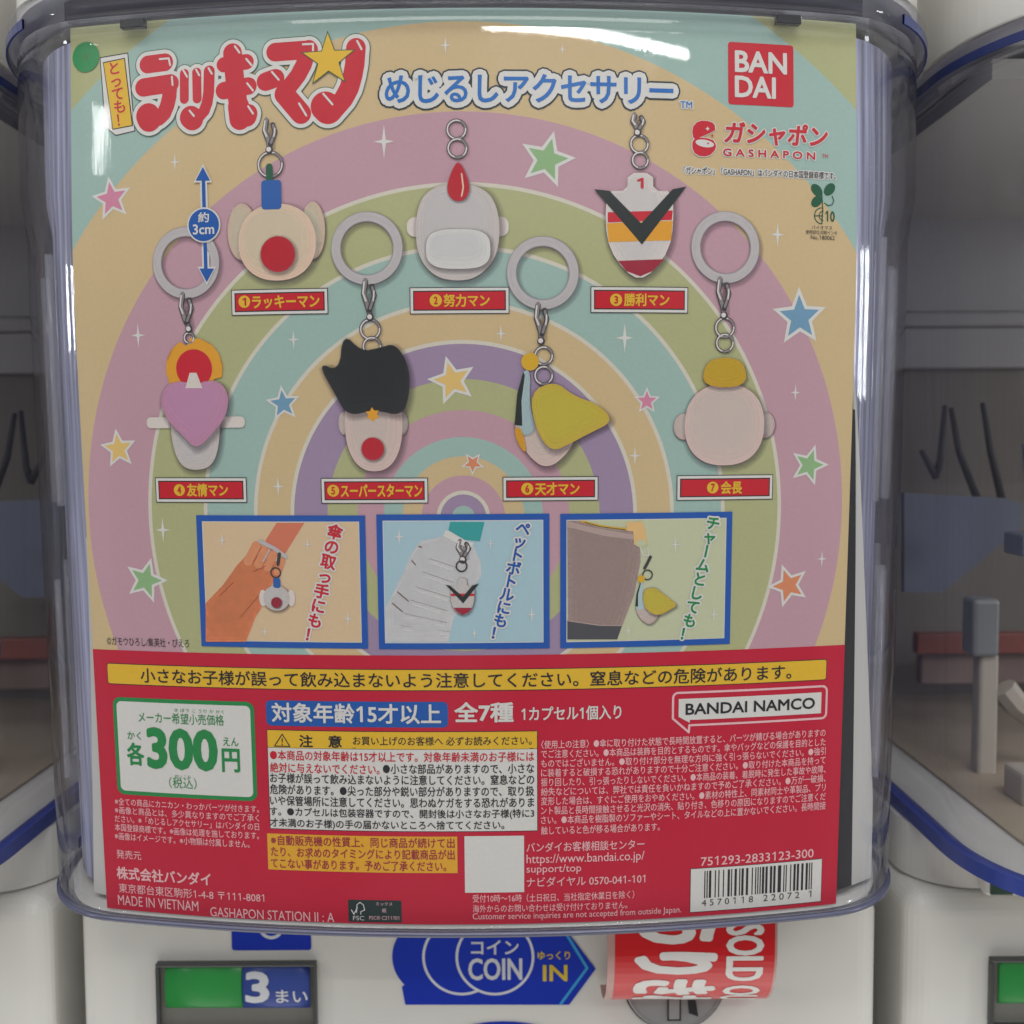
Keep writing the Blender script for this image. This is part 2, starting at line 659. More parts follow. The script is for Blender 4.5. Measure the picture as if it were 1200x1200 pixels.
def vertical(P, chars, xa, ya, xb, yb, size, m, layer, tilt=0.0, bold=0.02, halos=()):
    A, B = uv(xa, ya), uv(xb, yb)
    n = len(chars)
    s = size * PXM
    for i, ch in enumerate(chars):
        t = i / (n - 1)
        c = A.lerp(B, t)
        rot = tilt
        g = ch
        if ch == 'ー':
            rot = tilt + PI / 2
        ca, sa = math.cos(rot), math.sin(rot)
        if ch in '!':
            ox, oy = 0.15, 0.36
        else:
            ox, oy = 0.5, 0.38
        P.put(g, lambda x, y: (c.x + s * ((x - ox) * ca - (y - oy) * sa), c.y + s * ((x - ox) * sa + (y - oy) * ca)), m, layer, bold,
              [(h_[0] * PXM, h_[1], h_[2]) for h_ in halos])


def pxs(pts):
    return [uv(*p) for p in pts]


def star(c, r, rot, ratio=0.42, n=5):
    return [(c[0] + (r if i % 2 == 0 else r * ratio) * math.cos(rot + PI * i / n + PI / 2),
             c[1] + (r if i % 2 == 0 else r * ratio) * math.sin(rot + PI * i / n + PI / 2)) for i in range(2 * n)]


# ================================================================== SETTING
bm = bmesh.new()
box(bm, -1.2, 1.2, 0.80, 0.84, -0.9, 0.9)
bw = link('wall', bm, pmat('shop_wall', (0.20, 0.175, 0.15, 1), 0.7, 0.2, noise=0.1, nscale=5))
bw['kind'] = 'structure'

# ================================================================== CAPSULE MACHINE
PITCHX = 0.330
YB = 0.430                                  # front plane of the lower cabinet
Z_LIP, Z_RIM = -0.158, 0.131
HALF = 0.160


def plan(z, inset=0.0, back=0.30, scale=1.0):
    """outline of the clear case seen from above, left back corner to right back corner"""
    if z > 0.083:
        wd = 0.0
    elif z > 0.070:
        wd = -0.0035 * (0.083 - z) / 0.013
    else:
        wd = -0.0035 - 0.003 * (0.070 - z) / 0.228
    half = (HALF + wd) * scale
    yf = depth(z) - 0.0035
    xc = 0.118
    P = []
    N = 20
    for i in range(N + 1):
        x = xc * i / N
        P.append((x, yf + R_BOW - math.sqrt(R_BOW ** 2 - x * x)))
    th = math.asin(xc / R_BOW)
    p0 = Vector(P[-1])
    p3 = Vector((half, 0.418))
    d0 = Vector((math.cos(th), math.sin(th)))
    p1 = p0 + d0 * 0.026
    p2 = p3 - Vector((0.0, 1.0)) * 0.030
    for i in range(1, 19):
        t = i / 18
        P.append(tuple(p0 * (1 - t) ** 3 + p1 * 3 * t * (1 - t) ** 2 + p2 * 3 * t * t * (1 - t) + p3 * t ** 3))
    for y in (0.45, 0.50, 0.55, 0.60, 0.66):
        P.append((half, y))
    out_ = []
    for i, p in enumerate(P):
        a, b = Vector(P[max(0, i - 1)]), Vector(P[min(len(P) - 1, i + 1)])
        d = (b - a).normalized()
        nrm = Vector((d.y, -d.x))
        q = Vector(p) - nrm * inset
        out_.append((q.x, q.y))
    return [(-x, y) for x, y in out_[:0:-1]] + out_


def sweep(bm, zs, inset0, inset1, scale=1.0):
    """solid wall between two insets of the plan, over the heights zs"""
    O = [[bm.verts.new((x, y, z)) for x, y in plan(z, inset0, scale=scale)] for z in zs]
    I = [[bm.verts.new((x, y, z)) for x, y in plan(z, inset1, scale=scale)] for z in zs]
    n = len(O[0])
    for k in range(len(zs) - 1):
        for j in range(n - 1):
            bm.faces.new((O[k][j], O[k][j + 1], O[k + 1][j + 1], O[k + 1][j]))
            bm.faces.new((I[k][j + 1], I[k][j], I[k + 1][j], I[k + 1][j + 1]))
    for j in range(n - 1):
        bm.faces.new((O[0][j + 1], O[0][j], I[0][j], I[0][j + 1]))
        bm.faces.new((O[-1][j], O[-1][j + 1], I[-1][j + 1], I[-1][j]))
    for k in range(len(zs) - 1):
        bm.faces.new((O[k][0], O[k + 1][0], I[k + 1][0], I[k][0]))
        bm.faces.new((O[k + 1][-1], O[k][-1], I[k][-1], I[k + 1][-1]))


def slab(bm, z0, z1, inset, scale=1.0, zp=None):
    pl = plan(zp if zp is not None else z0, inset, scale=scale)
    A = [bm.verts.new((x, y, z0)) for x, y in pl]
    B = [bm.verts.new((x, y, z1)) for x, y in pl]
    n = len(pl)
    for j in range(n):
        bm.faces.new((A[j], A[(j + 1) % n], B[(j + 1) % n], B[j]))
    bm.faces.new(A[::-1])
    bm.faces.new(B)


machine = thing('capsule_machine', 'white capsule toy machine in the middle with a colourful card behind its clear bowed case', 'vending machine',
                (0, 0, -0.46), 'capsule toy machines side by side')
OFF = Vector((0, 0, 0.46))


def mpart(name, bm, mats, parent=None, smooth=False):
    """a part of the machine, its mesh given in world space"""
    if parent is None:
        parent = machine
        bmesh.ops.translate(bm, verts=bm.verts[:], vec=OFF)
    else:
        bmesh.ops.translate(bm, verts=bm.verts[:], vec=OFF)
    bmesh.ops.recalc_face_normals(bm, faces=bm.faces[:])
    o = link(name, bm, mats, parent, smooth)
    return o


# lower cabinet: left and right edges come from the photograph's visible corners
bl = at(95, 1130, YB).x
brt = at(1036, 1110, YB).x
bcx = (bl + brt) / 2
bh = (brt - bl) / 2
Z_TOP = -0.1815
bm = bmesh.new()
box(bm, -bh, bh, YB, 0.70, -0.46, Z_TOP, 0.009, 6)
mpart('body', bm, WHITEPL, smooth=False)

# collar between the cabinet and the case
bm = bmesh.new()
pl = []
rc = 0.026
hw = 0.1575
for cx, cy_, a in ((hw - rc, YB + 0.004 + rc, -PI / 2), ):
    for i in range(13):
        t = a + PI / 2 * i / 12
        pl.append((cx + rc * math.cos(t), cy_ + rc * math.sin(t)))
pl = [(-x, y) for x, y in pl[::-1]] + pl
pl = [(-hw, 0.68)] + pl + [(hw, 0.68)]
A = [bm.verts.new((x, y, Z_TOP + 0.0008)) for x, y in pl]
B = [bm.verts.new((x, y, Z_LIP - 0.0005)) for x, y in pl]
for j in range(len(pl)):
    k = (j + 1) % len(pl)
    bm.faces.new((A[j], A[k], B[k], B[j]))
bm.faces.new(A[::-1]); bm.faces.new(B)
collar = mpart('collar', bm, WHITEPL)
for sx in (-1, 1):
    bm = bmesh.new()
    x0, x1 = sorted((sx * 0.132, sx * 0.1085))
    box(bm, x0, x1, YB - 0.003, YB + 0.02, Z_TOP + 0.0004, Z_LIP - 0.004, 0.0015, 2)
    lt = mpart('latch', bm, WHITEPL, collar)
    bm = bmesh.new()
    x0, x1 = sorted((sx * 0.1305, sx * 0.1215))
    box(bm, x0, x1, YB - 0.0042, YB + 0.004, Z_TOP + 0.0012, Z_TOP + 0.0062, 0.0006, 2)
    mpart('peg', bm, GREENGLASS, collar)

# clear case
bm = bmesh.new()
zs = [Z_LIP + 0.0016] + [Z_LIP + 0.004 + (Z_RIM - Z_LIP - 0.004) * i / 36 for i in range(37)]
sweep(bm, zs, 0.0, 0.0022)
case = mpart('clear_case', bm, CLEAR, smooth=True)
# lip: a thin grey line along the bowed front, a thick blue flange round the sides
bm = bmesh.new()


def lip(bm, xmin, xmax, ymin, out_, hz):
    """strip along the foot of the case between xmin and xmax (signed), behind ymin"""
    rows = []
    for (xo, yo), (xi, yi) in zip(plan(Z_LIP, -out_), plan(Z_LIP, 0.0030)):
        if not (xmin <= xo <= xmax and yo >= ymin):
            rows.append(None)
            continue
        rows.append([bm.verts.new(p) for p in ((xo, yo, Z_LIP), (xo, yo, Z_LIP + hz), (xi, yi, Z_LIP + hz), (xi, yi, Z_LIP))])
    for a, b in zip(rows, rows[1:]):
        if a and b:
            for k in range(4):
                bm.faces.new((a[k], a[(k + 1) % 4], b[(k + 1) % 4], b[k]))


lip(bm, -1, 1, 0, 0.0010, 0.0013)
mpart('foot_edge', bm, GREYEDGE, case, True)
for sx in (-1, 1):
    bm = bmesh.new()
    lip(bm, 0.0 if sx > 0 else -1, 1 if sx > 0 else 0.0, 0.0, 0.0018, 0.0058)
    mpart('wide_flange', bm, BLUEEDGE, case)
    bm = bmesh.new()
    lip(bm, 0.10 if sx > 0 else -1, 1 if sx > 0 else -0.10, 0.405, -0.0026, 0.0040)
    bmesh.ops.translate(bm, verts=bm.verts[:], vec=(0, 0, 0.0055))
    mpart('short_flange', bm, BLUEEDGE, case)

# rim on top of the case
RIMMAT = plastic_clear('rim_polycarbonate', (0.22, 0.25, 0.60), 30.0, 0.05, 0.12, 0.05)
bm = bmesh.new()
sweep(bm, [Z_RIM, Z_RIM + 0.0025, Z_RIM + 0.0075, Z_RIM + 0.009], -0.0026, 0.0060)
rim = mpart('rim', bm, RIMMAT, case, True)
bm = bmesh.new()
rows = []
for (xo, yo), (xi, yi) in zip(plan(Z_RIM, 0.0062), plan(Z_RIM, 0.0120)):
    if abs(xo) < 0.128:
        rows.append([bm.verts.new(p) for p in ((xo, yo, Z_RIM + 0.003), (xo, yo, Z_RIM + 0.009), (xi, yi, Z_RIM + 0.009), (xi, yi, Z_RIM + 0.003))])
for a, b in zip(rows, rows[1:]):
    for k in range(4):
        bm.faces.new((a[k], a[(k + 1) % 4], b[(k + 1) % 4], b[k]))
mpart('gasket', bm, pmat('gasket_dark', (0.075, 0.07, 0.085, 1), 0.5, 0.3), case, True)  # added dark strip behind the clear rim, standing in for the dark interior
for sx in (-1, 1):
    bm = bmesh.new()
    rows = []
    for (xo, yo), (xi, yi) in zip(plan(Z_RIM + 0.003, -0.0034), plan(Z_RIM + 0.003, -0.0027)):
        if sx * xo < 0.136 or yo > 0.60:
            rows.append(None)
            continue
        rows.append([bm.verts.new(p) for p in ((xo, yo, Z_RIM + 0.0004), (xo, yo, Z_RIM + 0.0034), (xi, yi, Z_RIM + 0.0034), (xi, yi, Z_RIM + 0.0004))])
    for a, b in zip(rows, rows[1:]):
        if a and b:
            for k in range(4):
                bm.faces.new((a[k], a[(k + 1) % 4], b[(k + 1) % 4], b[k]))
    mpart('rim_bead', bm, RIMBLUE, case, False)
for pxa, pxb in ((146, 178), (903, 934)):
    A_, B_ = uv(pxa, 24), uv(pxb, 24)
    bm = bmesh.new()
    a, b = card_pt(A_.x, Z_RIM, 0.006), card_pt(B_.x, Z_RIM, 0.006)
    ang = math.atan2(b.y - a.y, b.x - a.x)
    box(bm, -0.0040, 0.0040, 0.0012, 0.0036, -0.0040, -0.0012, 0.0003, 2)
    bmesh.ops.rotate(bm, verts=bm.verts[:], cent=(0, 0, 0), matrix=Matrix.Rotation(ang, 3, 'Z'))
    bmesh.ops.translate(bm, verts=bm.verts[:], vec=(a + b) / 2 + Vector((0, 0.001, 0)))
    mpart('rim_tab', bm, pmat('tab_dark', (0.05, 0.052, 0.06, 1), 0.25, 0.5), case)

# lid above
bm = bmesh.new()
slab(bm, Z_RIM + 0.0095, Z_RIM + 0.07, 0.0015, 1.012)
mpart('lid', bm, WHITEPL)

# interior
bm = bmesh.new()
slab(bm, Z_LIP + 0.0002, Z_LIP + 0.004, 0.004, 0.99)
mpart('floor_tray', bm, WHITEIN)
bm = bmesh.new()
slab(bm, Z_LIP + 0.0041, Z_LIP + 0.0052, 0.026, 0.99)
mpart('hopper_plate', bm, TANIN)
bm = bmesh.new()
box(bm, -0.150, 0.150, 0.655, 0.662, Z_LIP + 0.005, Z_RIM - 0.001)
ib = mpart('inner_back_panel', bm, DARKIN)
bm = bmesh.new()
box(bm, -0.150, 0.150, 0.648, 0.6545, 0.075, Z_RIM - 0.002)
box(bm, -0.150, 0.150, 0.645, 0.6545, 0.066, 0.0745, 0.002, 2)
box(bm, -0.150, 0.150, 0.647, 0.6545, 0.042, 0.0655, 0.001, 2)
mpart('inner_rail', bm, GREYIN, ib)  # pale grey bars across the upper back panel
bm = bmesh.new()
box(bm, -0.148, 0.148, 0.40, 0.66, Z_RIM - 0.003, Z_RIM + 0.004)
mpart('inner_ceiling', bm, WHITEIN)


def mx(p):
    """right neighbour's pixel point to machine coordinates"""
    return Vector((p.x - PITCHX, p.y, p.z))


for sx in (1, -1):
    def S(p):
        q = mx(p)
        return Vector((q.x * sx, q.y, q.z))
    # supporting post with its grey sleeve
    bm = bmesh.new()
    a, b = S(at(1143, 885, 0.50)), S(at(1143, 765, 0.50))
    x0, x1 = a.x - 0.0045, a.x + 0.0045
    box(bm, x0, x1, 0.496, 0.505, Z_LIP + 0.004, b.z, 0.0015, 2)
    post = mpart('post', bm, BEIGEIN)
    bm = bmesh.new()
    c = S(at(1140, 700, 0.50))
    box(bm, c.x - 0.0062, c.x + 0.0062, 0.4935, 0.5075, b.z - 0.001, c.z, 0.002, 2)
    mpart('sleeve', bm, GREYPL, post)
    # tilted translucent chute
    bm = bmesh.new()
    q = [S(at(x, y, 0.53)) for x, y in ((1050, 578), (1168, 584), (1188, 590), (1188, 618), (1095, 694), (1050, 694))]
    f = bm.faces.new([bm.verts.new(p) for p in q])
    r = bmesh.ops.extrude_face_region(bm, geom=[f])
    bmesh.ops.translate(bm, verts=[v for v in r['geom'] if isinstance(v, bmesh.types.BMVert)], vec=(0, 0.004, 0))
    mpart('chute', bm, BLUEGREY)
    # dark prongs of the stirrer
    for (pa, pb, pc) in (((1098, 475), (1093, 540), (1086, 560)), ((1105, 478), (1115, 530), (1138, 590)), ((1142, 472), (1152, 530), (1166, 590)), ((1070, 528), (1080, 545), (1088, 560))):
        bm = bmesh.new()
        tube(bm, [S(at(*pa, 0.56)), S(at(*pb, 0.56)), S(at(*pc, 0.56))], [0.0012, 0.0018, 0.0020], 10)
        mpart('prong', bm, pmat('prong_grey', (0.045, 0.043, 0.042, 1), 0.5, 0.3), smooth=True)
    # red band and white crank at the bottom
    bm = bmesh.new()
    a, b = S(at(1065, 742, 0.60)), S(at(1260, 765, 0.60))
    box(bm, min(a.x, b.x), max(a.x, b.x), 0.598, 0.606, b.z, a.z, 0.001, 2)
    mpart('red_band', bm, REDPL)
    bm = bmesh.new()
    a, b = S(at(1070, 765, 0.61)), S(at(1260, 800, 0.61))
    box(bm, min(a.x, b.x), max(a.x, b.x), 0.608, 0.616, b.z, a.z - 0.001, 0.001, 2)
    mpart('lower_band', bm, pmat('brown_grey', (0.26, 0.19, 0.17, 1), 0.5, 0.3, noise=0.3, nscale=40))
    bm = bmesh.new()
    tube(bm, [S(at(1165, 806, 0.50)), S(at(1180, 825, 0.50)), S(at(1215, 850, 0.50))], [0.006, 0.006, 0.006], 8)
    mpart('crank_arm', bm, BEIGEIN)
    bm = bmesh.new()
    a, b = S(at(1176, 900, 0.46)), S(at(1230, 965, 0.46))
    box(bm, min(a.x, b.x), max(a.x, b.x), 0.45, 0.47, Z_LIP + 0.004, a.z, 0.002, 2)
    mpart('block', bm, BEIGEIN)
    bm = bmesh.new()
    a = S(at(1192, 640, 0.50))
    box(bm, a.x - 0.006, a.x + 0.012, 0.49, 0.51, a.z - 0.004, a.z + 0.006, 0.001, 2)
    tube(bm, [S(at(1198, 620, 0.50)), S(at(1196, 560, 0.50)), S(at(1193, 520, 0.50))], 0.0022, 8)
    mpart('hook', bm, BLUEGREY)

# white inner cheek at each front corner, seen between card and corner, with an added dark strip as gap shade on the right
def cheek_strip(sx, xa, xb, za, zb_, dy, mat, name):
    bm = bmesh.new()
    rows = []
    for i in range(31):
        t = i / 30                                   # 0 at the top, 1 at the foot
        z = za + (zb_ - za) * t
        x0, x1 = xa(t), xb(t)
        rows.append([bm.verts.new((sx * x, depth(z) + R_BOW - math.sqrt(R_BOW ** 2 - x * x) + dy + max(0, x - 0.126) * 0.5, z)) for x in (x0, (x0 + x1) / 2, x1)])
    for A_, B_ in zip(rows, rows[1:]):
        for j in (0, 1):
            bm.faces.new((A_[j], A_[j + 1], B_[j + 1], B_[j]))
    r = bmesh.ops.extrude_face_region(bm, geom=bm.faces[:])
    bmesh.ops.translate(bm, verts=[v for v in r['geom'] if isinstance(v, bmesh.types.BMVert)], vec=(0, 0.0009, 0))
    mpart(name, bm, mat)


for sx in (1, -1):
    if sx > 0:
        gap = lambda t: 0.1235 + 0.0052 * t ** 0.8
        cheek_strip(1, lambda t: 0.1190, lambda t: gap(t) + 0.0006, 0.010, -0.151, 0.0012, DARKPL, 'dark_sheet')
        cheek_strip(1, gap, lambda t: gap(t) + 0.0004 + 0.0100 * min(1, t * 1.2), 0.022, -0.152, 0.0030, WHITEIN, 'inner_cheek')
    else:
        cheek_strip(-1, lambda t: 0.1200, lambda t: 0.1238 + 0.0050 * t ** 1.6, -0.030, -0.152, 0.0022, WHITEIN, 'inner_cheek')
    # added rods inside the case corner, standing in for its light streaks
    pl_ = [p_ for p_ in plan(0.0, 0.0036) if sx * p_[0] > 0.134 and p_[1] < 0.43]
    for k_, (rx_, ry_) in enumerate(pl_[::2] if sx > 0 else pl_[::3]):
        bm = bmesh.new()
        z1_, z0_ = 0.066 - 0.004 * (k_ % 3), -0.020 - 0.005 * (k_ % 2)
        if k_ % 2:
            z1_, z0_ = -0.046 + 0.004 * (k_ % 3), -0.115
        tube(bm, [(rx_ * (1 - 0.02 * (0.066 - z1_) / 0.2), ry_, z1_), (rx_ * (1 - 0.02 * (0.066 - z0_) / 0.2), ry_ + 0.001, z0_)], [0.0011 + 0.0003 * (k_ % 3)] * 2, 10)
        mpart('corner_rib', bm, STREAKMAT, case, True)
    # curved frosted sheet added to brighten the case corner
    bm = bmesh.new()
    for z0_, z1_, xs_ in ((-0.150, Z_RIM - 0.003, 0.1180),):
        for ins in (0.0080, 0.0092):
            rows = []
            for i in range(25):
                z = z0_ + (z1_ - z0_) * i / 24
                pl_ = plan(z, ins)
                ref = plan(0.0, ins)
                ids = [j for j, p_ in enumerate(ref) if sx * p_[0] > xs_]
                rows.append([bm.verts.new((pl_[j][0], pl_[j][1], z)) for j in ids])
            for A_, B_ in zip(rows, rows[1:]):
                for j in range(len(A_) - 1):
                    bm.faces.new((A_[j], A_[j + 1], B_[j + 1], B_[j]))
    mpart('side_lining', bm, CORNERSHEET, None, True)

# ---- front of the cabinet
def face_map(h0):
    def fn(x, y, h):
        return Vector((x, YB - h0 - h, y)) + OFF
    return fn


def fuv(px, py):
    p = at(px, py, YB)
    return Vector((p.x, p.z))


def FT(P, body, x0, x1, ytop, ybot, m, layer, bold=0.0, uvf=fuv, fine=True):
    a, b, c = uvf(x0, ybot), uvf(x0, ytop), uvf(x1, ybot)
    f, _ = fit(body, a.x, c.x, (a.y + c.y) / 2, (a.y + c.y) / 2 + b.y - a.y, bold)
    P.put(body, f, m, layer, bold, (), fine)


# coin counter window
bm = bmesh.new()
a, b = fuv(184, 1126), fuv(373, 1206)
X0, X1, Z1, Z0 = a.x, b.x, a.y, b.y
t = 0.0015
box(bm, X0, X1, YB - 0.0030, YB + 0.004, Z1 - t, Z1, 0.0006, 2)
box(bm, X0, X1, YB - 0.0030, YB + 0.004, Z0, Z0 + t, 0.0006, 2)
box(bm, X0, X0 + t, YB - 0.0029, YB + 0.004, Z0 + t, Z1 - t, 0.0004, 2)
box(bm, X1 - t, X1, YB - 0.0029, YB + 0.004, Z0 + t, Z1 - t, 0.0004, 2)
cw = mpart('coin_counter', bm, pmat('counter_frame', (0.075, 0.08, 0.08, 1), 0.35, 0.4))
bm = bmesh.new()
box(bm, X0 + t, X1 - t, YB - 0.0006, YB + 0.003, Z0 + t, Z1 - t)
mpart('back_plate', bm, pmat('counter_back', (0.20, 0.20, 0.18, 1), 0.5, 0.3))


def drum(name, pxa, pxb, mat):
    a, b = fuv(pxa, 1131), fuv(pxb, 1180)
    zc, rr = (a.y + b.y) / 2, (a.y - b.y) / 2
    bm = bmesh.new()
    n = 40
    rings = []
    for x in (a.x, b.x):
        rings.append([bm.verts.new((x, YB - 0.0004 - rr * math.cos(2 * PI * i / n) * 0.25, zc + rr * math.sin(2 * PI * i / n))) for i in range(n)])
    for i in range(n):
        bm.faces.new((rings[0][i], rings[0][(i + 1) % n], rings[1][(i + 1) % n], rings[1][i]))
    bm.faces.new(rings[0]); bm.faces.new(rings[1][::-1])
    return mpart(name, bm, mat, cw, True), zc, rr


drum('green_drum', 195, 285, GREENDRUM)
_, zc, rr = drum('blue_drum', 285.5, 364, BLUEDRUM)
P = Print()
FT(P, '3', 289, 318, 1136, 1172, SIGNWHITE, 0, 0.03)
FT(P, 'まい', 325, 362, 1156, 1172, SIGNWHITE, 0, 0.015)


def drum_map(x, y, h):
    d = max(-0.98, min(0.98, (y - zc) / rr))
    return Vector((x, YB - 0.0004 - rr * 0.25 * math.sqrt(1 - d * d) - 0.00015 - h, y)) + OFF


P.build('count_lettering', drum_map, cw, 0.002)

# coin slot sticker
P = Print()
for i, cx in enumerate((506, 541, 580)):
    c = fuv(cx, 1121)
    r = 47.5 * YB / F
    P.disc(c, r, SIGNWHITE, 2 + i * 1.2, 56)
    P.disc(c, r - 3.2 * YB / F, SIGNBLUE, 2.5 + i * 1.2, 56)
P.disc(fuv(506, 1121), 47.6 * YB / F, SIGNBLUE, 2.2, 56)
P.poly([fuv(*p) for p in ((471, 1156), (520, 1120), (560, 1060), (640, 1060), (673, 1102), (698, 1135), (667, 1177), (475, 1177))], SIGNBLUE, 1)
P.stroke([fuv(*p) for p in ((650, 1072), (688, 1134), (657, 1176))], 3.2 * YB / F, SIGNCYAN, 1.6)
FT(P, 'コイン', 552, 608, 1101, 1118, SIGNWHITE, 6, 0.02)
FT(P, 'COIN', 549, 612, 1122, 1148, SIGNWHITE, 6, 0.022)
FT(P, 'ゆっくり', 630, 668, 1114, 1124, SIGNYEL, 6, 0.02)
FT(P, 'IN', 636, 665, 1130, 1149, SIGNYEL, 6, 0.022)
cs = P.build('coin_sticker', face_map(0.0003), machine, 0)
P = Print()
a, b = fuv(271, 1070), fuv(365, 1113)
P.rrect(a.x, b.y, b.x, a.y, 0.0012, SIGNBLUE, 0)
P.disc(fuv(318, 1086), 15 * YB / F, SIGNWHITE, 1, 40)
P.disc(fuv(318, 1086), 11 * YB / F, SIGNBLUE, 2, 40)
P.build('blue_sticker', face_map(0.0003), machine, 0)
P = Print()
c = fuv(590, 1262)
P.disc(c, 118 * YB / F, SIGNBLUE, 0, 64, 70 * YB / F)
P.build('oval_sticker', face_map(0.0003), machine, 0)

# coin slot dial
c = fuv(789, 1146)
bm = bmesh.new()
r = 60 * YB / F
prof = [(r, 0.0), (r, 0.003), (r * 0.965, 0.0042), (r * 0.93, 0.0036), (r * 0.90, 0.0036), (0.0001, 0.0046)]
n = 64
rings = [[bm.verts.new((c.x + q * math.cos(2 * PI * i / n), YB - d, c.y + q * math.sin(2 * PI * i / n))) for i in range(n)] for q, d in prof]
for A_, B_ in zip(rings, rings[1:]):
    for i in range(n):
        f = bm.faces.new((A_[i], A_[(i + 1) % n], B_[(i + 1) % n], B_[i]))
        f.material_index = 0
for i in range(n):
    pass
dial = mpart('coin_dial', bm, DIALGREY, None, True)
bm = bmesh.new()
rings = [[bm.verts.new((c.x + q * math.cos(2 * PI * i / n), YB - d, c.y + q * math.sin(2 * PI * i / n))) for i in range(n)] for q, d in ((r * 1.035, 0.0), (r * 1.035, 0.0022), (r * 1.002, 0.0022), (r * 1.002, 0.0))]
for k in range(3):
    for i in range(n):
        bm.faces.new((rings[k][i], rings[k][(i + 1) % n], rings[k + 1][(i + 1) % n], rings[k + 1][i]))
mpart('ring', bm, DARKPL, dial)
P = Print()
P.rrect(*fuv(780, 1189), *fuv(796, 1160), 0.0, pmat('slot_line', (0.03, 0.03, 0.03, 1)), 0)
P.rrect(*fuv(782, 1187), *fuv(794, 1160), 0.0, DIALGREY, 1)
P.poly([fuv(*p) for p in ((803, 1160), (812, 1160), (816, 1184), (805, 1180))], DARKPL, 1)
P.build('slot', face_map(0.0049), dial, 0)

# bodies' lettering of the middle machine only
machine_parts = list(machine.children)


def copy_tree(o, parent, skip=()):
    c_ = o.copy()
    COL.objects.link(c_)
    c_.parent = parent
    for ch in o.children:
        if ch.name.split('.')[0] not in skip:
            copy_tree(ch, c_, skip)
    return c_


for sx, lab in ((1, 'right-hand white capsule toy machine with blue-edged clear case over a dark mechanism and green drum'),
                (-1, 'left-hand white capsule toy machine mostly out of the frame, only its case corner showing')):
    m_ = machine.copy()
    COL.objects.link(m_)
    m_.location = (PITCHX * sx + (0.004 if sx > 0 else -0.004), 0, -0.46)
    m_['label'] = lab
    for ch in machine_parts:
        if ch.name.split('.')[0] != 'side_lining':
            copy_tree(ch, m_, ('short_flange', 'corner_rib'))
for o in [o for o in case.children if o.name.startswith('wide_flange')]:
    bpy.data.objects.remove(o)

# ================================================================== DISPLAY CARD
card = thing('display_card', 'pastel rainbow product card with red lower panel and Japanese lettering inside the clear case', 'card', card_pt(0, -0.155))
CO = card.location.copy()


def cmap(x, y, h):
    return card_pt(x, y, h) - CO


ul = (uv(83, 300).x + uv(100, 600).x) / 2
ur = (uv(1003, 300).x + uv(993, 600).x) / 2
U0 = min(uv(83, 300).x, uv(128, 1068).x) * 0.5 + max(uv(83, 300).x, uv(128, 1068).x) * 0.5
U1 = (uv(1003, 300).x + uv(980, 1068).x) / 2
VT, VB = 0.1300, -0.1555
print('CARD edges', [round(uv(x, y).x, 4) for x, y in ((83, 300), (100, 600), (110, 762), (128, 1068))], [round(uv(x, y).x, 4) for x, y in ((1004, 25), (1003, 300), (993, 560), (988, 760), (980, 1068))])
print('CARD top', [round(uv(x, y).y, 4) for x, y in ((150, 22), (350, 9), (545, 4), (800, 12), (1000, 26))], 'bottom', [round(uv(x, y).y, 4) for x, y in ((128, 1068), (300, 1090), (545, 1097), (800, 1088), (980, 1070))])
print('band', [round(uv(x, y).y, 4) for x, y in ((110, 762), (300, 767), (545, 768), (800, 763), (988, 757))])
RC = uv(543, 606)
ringpx = [(11, TEAL), (27, PURPLE), (46, PINK), (68, CREAM), (92, TEAL), (122, PINK), (160, OLIVE), (204, PURPLE), (250, CREAM), (314, TEAL), (389, OLIVE), (474, PINK), (580, CREAM), (668, TEAL), (1200, OLIVE)]
radii = [(abs(uv(543, 606 - r_).y - RC.y) if r_ < 600 else (Vector(uv(1003, 130)) - RC).length if r_ < 700 else 0.5) for r_, _ in ringpx]
print('pink ring r top', radii[11], 'left', (Vector(uv(99, 560)) - RC).length, 'right', (Vector(uv(987, 600)) - RC).length, 'cream', radii[12], (Vector(uv(1003, 290)) - RC).length)


def uniform_edge(v, side):
    return (U0 if side < 0 else U1)


# card stock with the ring pattern as a procedural print
bm = bmesh.new()
uvl = bm.loops.layers.uv.new('UVMap')
NU, NV = 100, 116
grid = []
for j in range(NV + 1):
    v = VB + (VT - VB) * j / NV
    grid.append([(U0 + (U1 - U0) * i / NU, v) for i in range(NU + 1)])
vf = [[bm.verts.new(cmap(u, v, 0)) for u, v in row] for row in grid]
vb = [[bm.verts.new(cmap(u, v, -0.0004)) for u, v in row] for row in grid]
for j in range(NV):
    for i in range(NU):
        f = bm.faces.new((vf[j][i], vf[j][i + 1], vf[j + 1][i + 1], vf[j + 1][i]))
        for lp, (a, b) in zip(f.loops, ((j, i), (j, i + 1), (j + 1, i + 1), (j + 1, i))):
            lp[uvl].uv = grid[a][b]
        bm.faces.new((vb[j][i + 1], vb[j][i], vb[j + 1][i], vb[j + 1][i + 1])).material_index = 1
for j in range(NV):
    bm.faces.new((vf[j][0], vf[j + 1][0], vb[j + 1][0], vb[j][0])).material_index = 1
    bm.faces.new((vf[j + 1][NU], vf[j][NU], vb[j][NU], vb[j + 1][NU])).material_index = 1
for i in range(NU):
    bm.faces.new((vf[0][i + 1], vf[0][i], vb[0][i], vb[0][i + 1])).material_index = 1
    bm.faces.new((vf[NV][i], vf[NV][i + 1], vb[NV][i + 1], vb[NV][i])).material_index = 1
rm = bpy.data.materials.new('rainbow_print')
rm.use_nodes = True
n = rm.node_tree
b_ = n.nodes['Principled BSDF']
b_.inputs['Roughness'].default_value = 0.55
b_.inputs['Specular IOR Level'].default_value = 0.2
um = n.nodes.new('ShaderNodeUVMap')
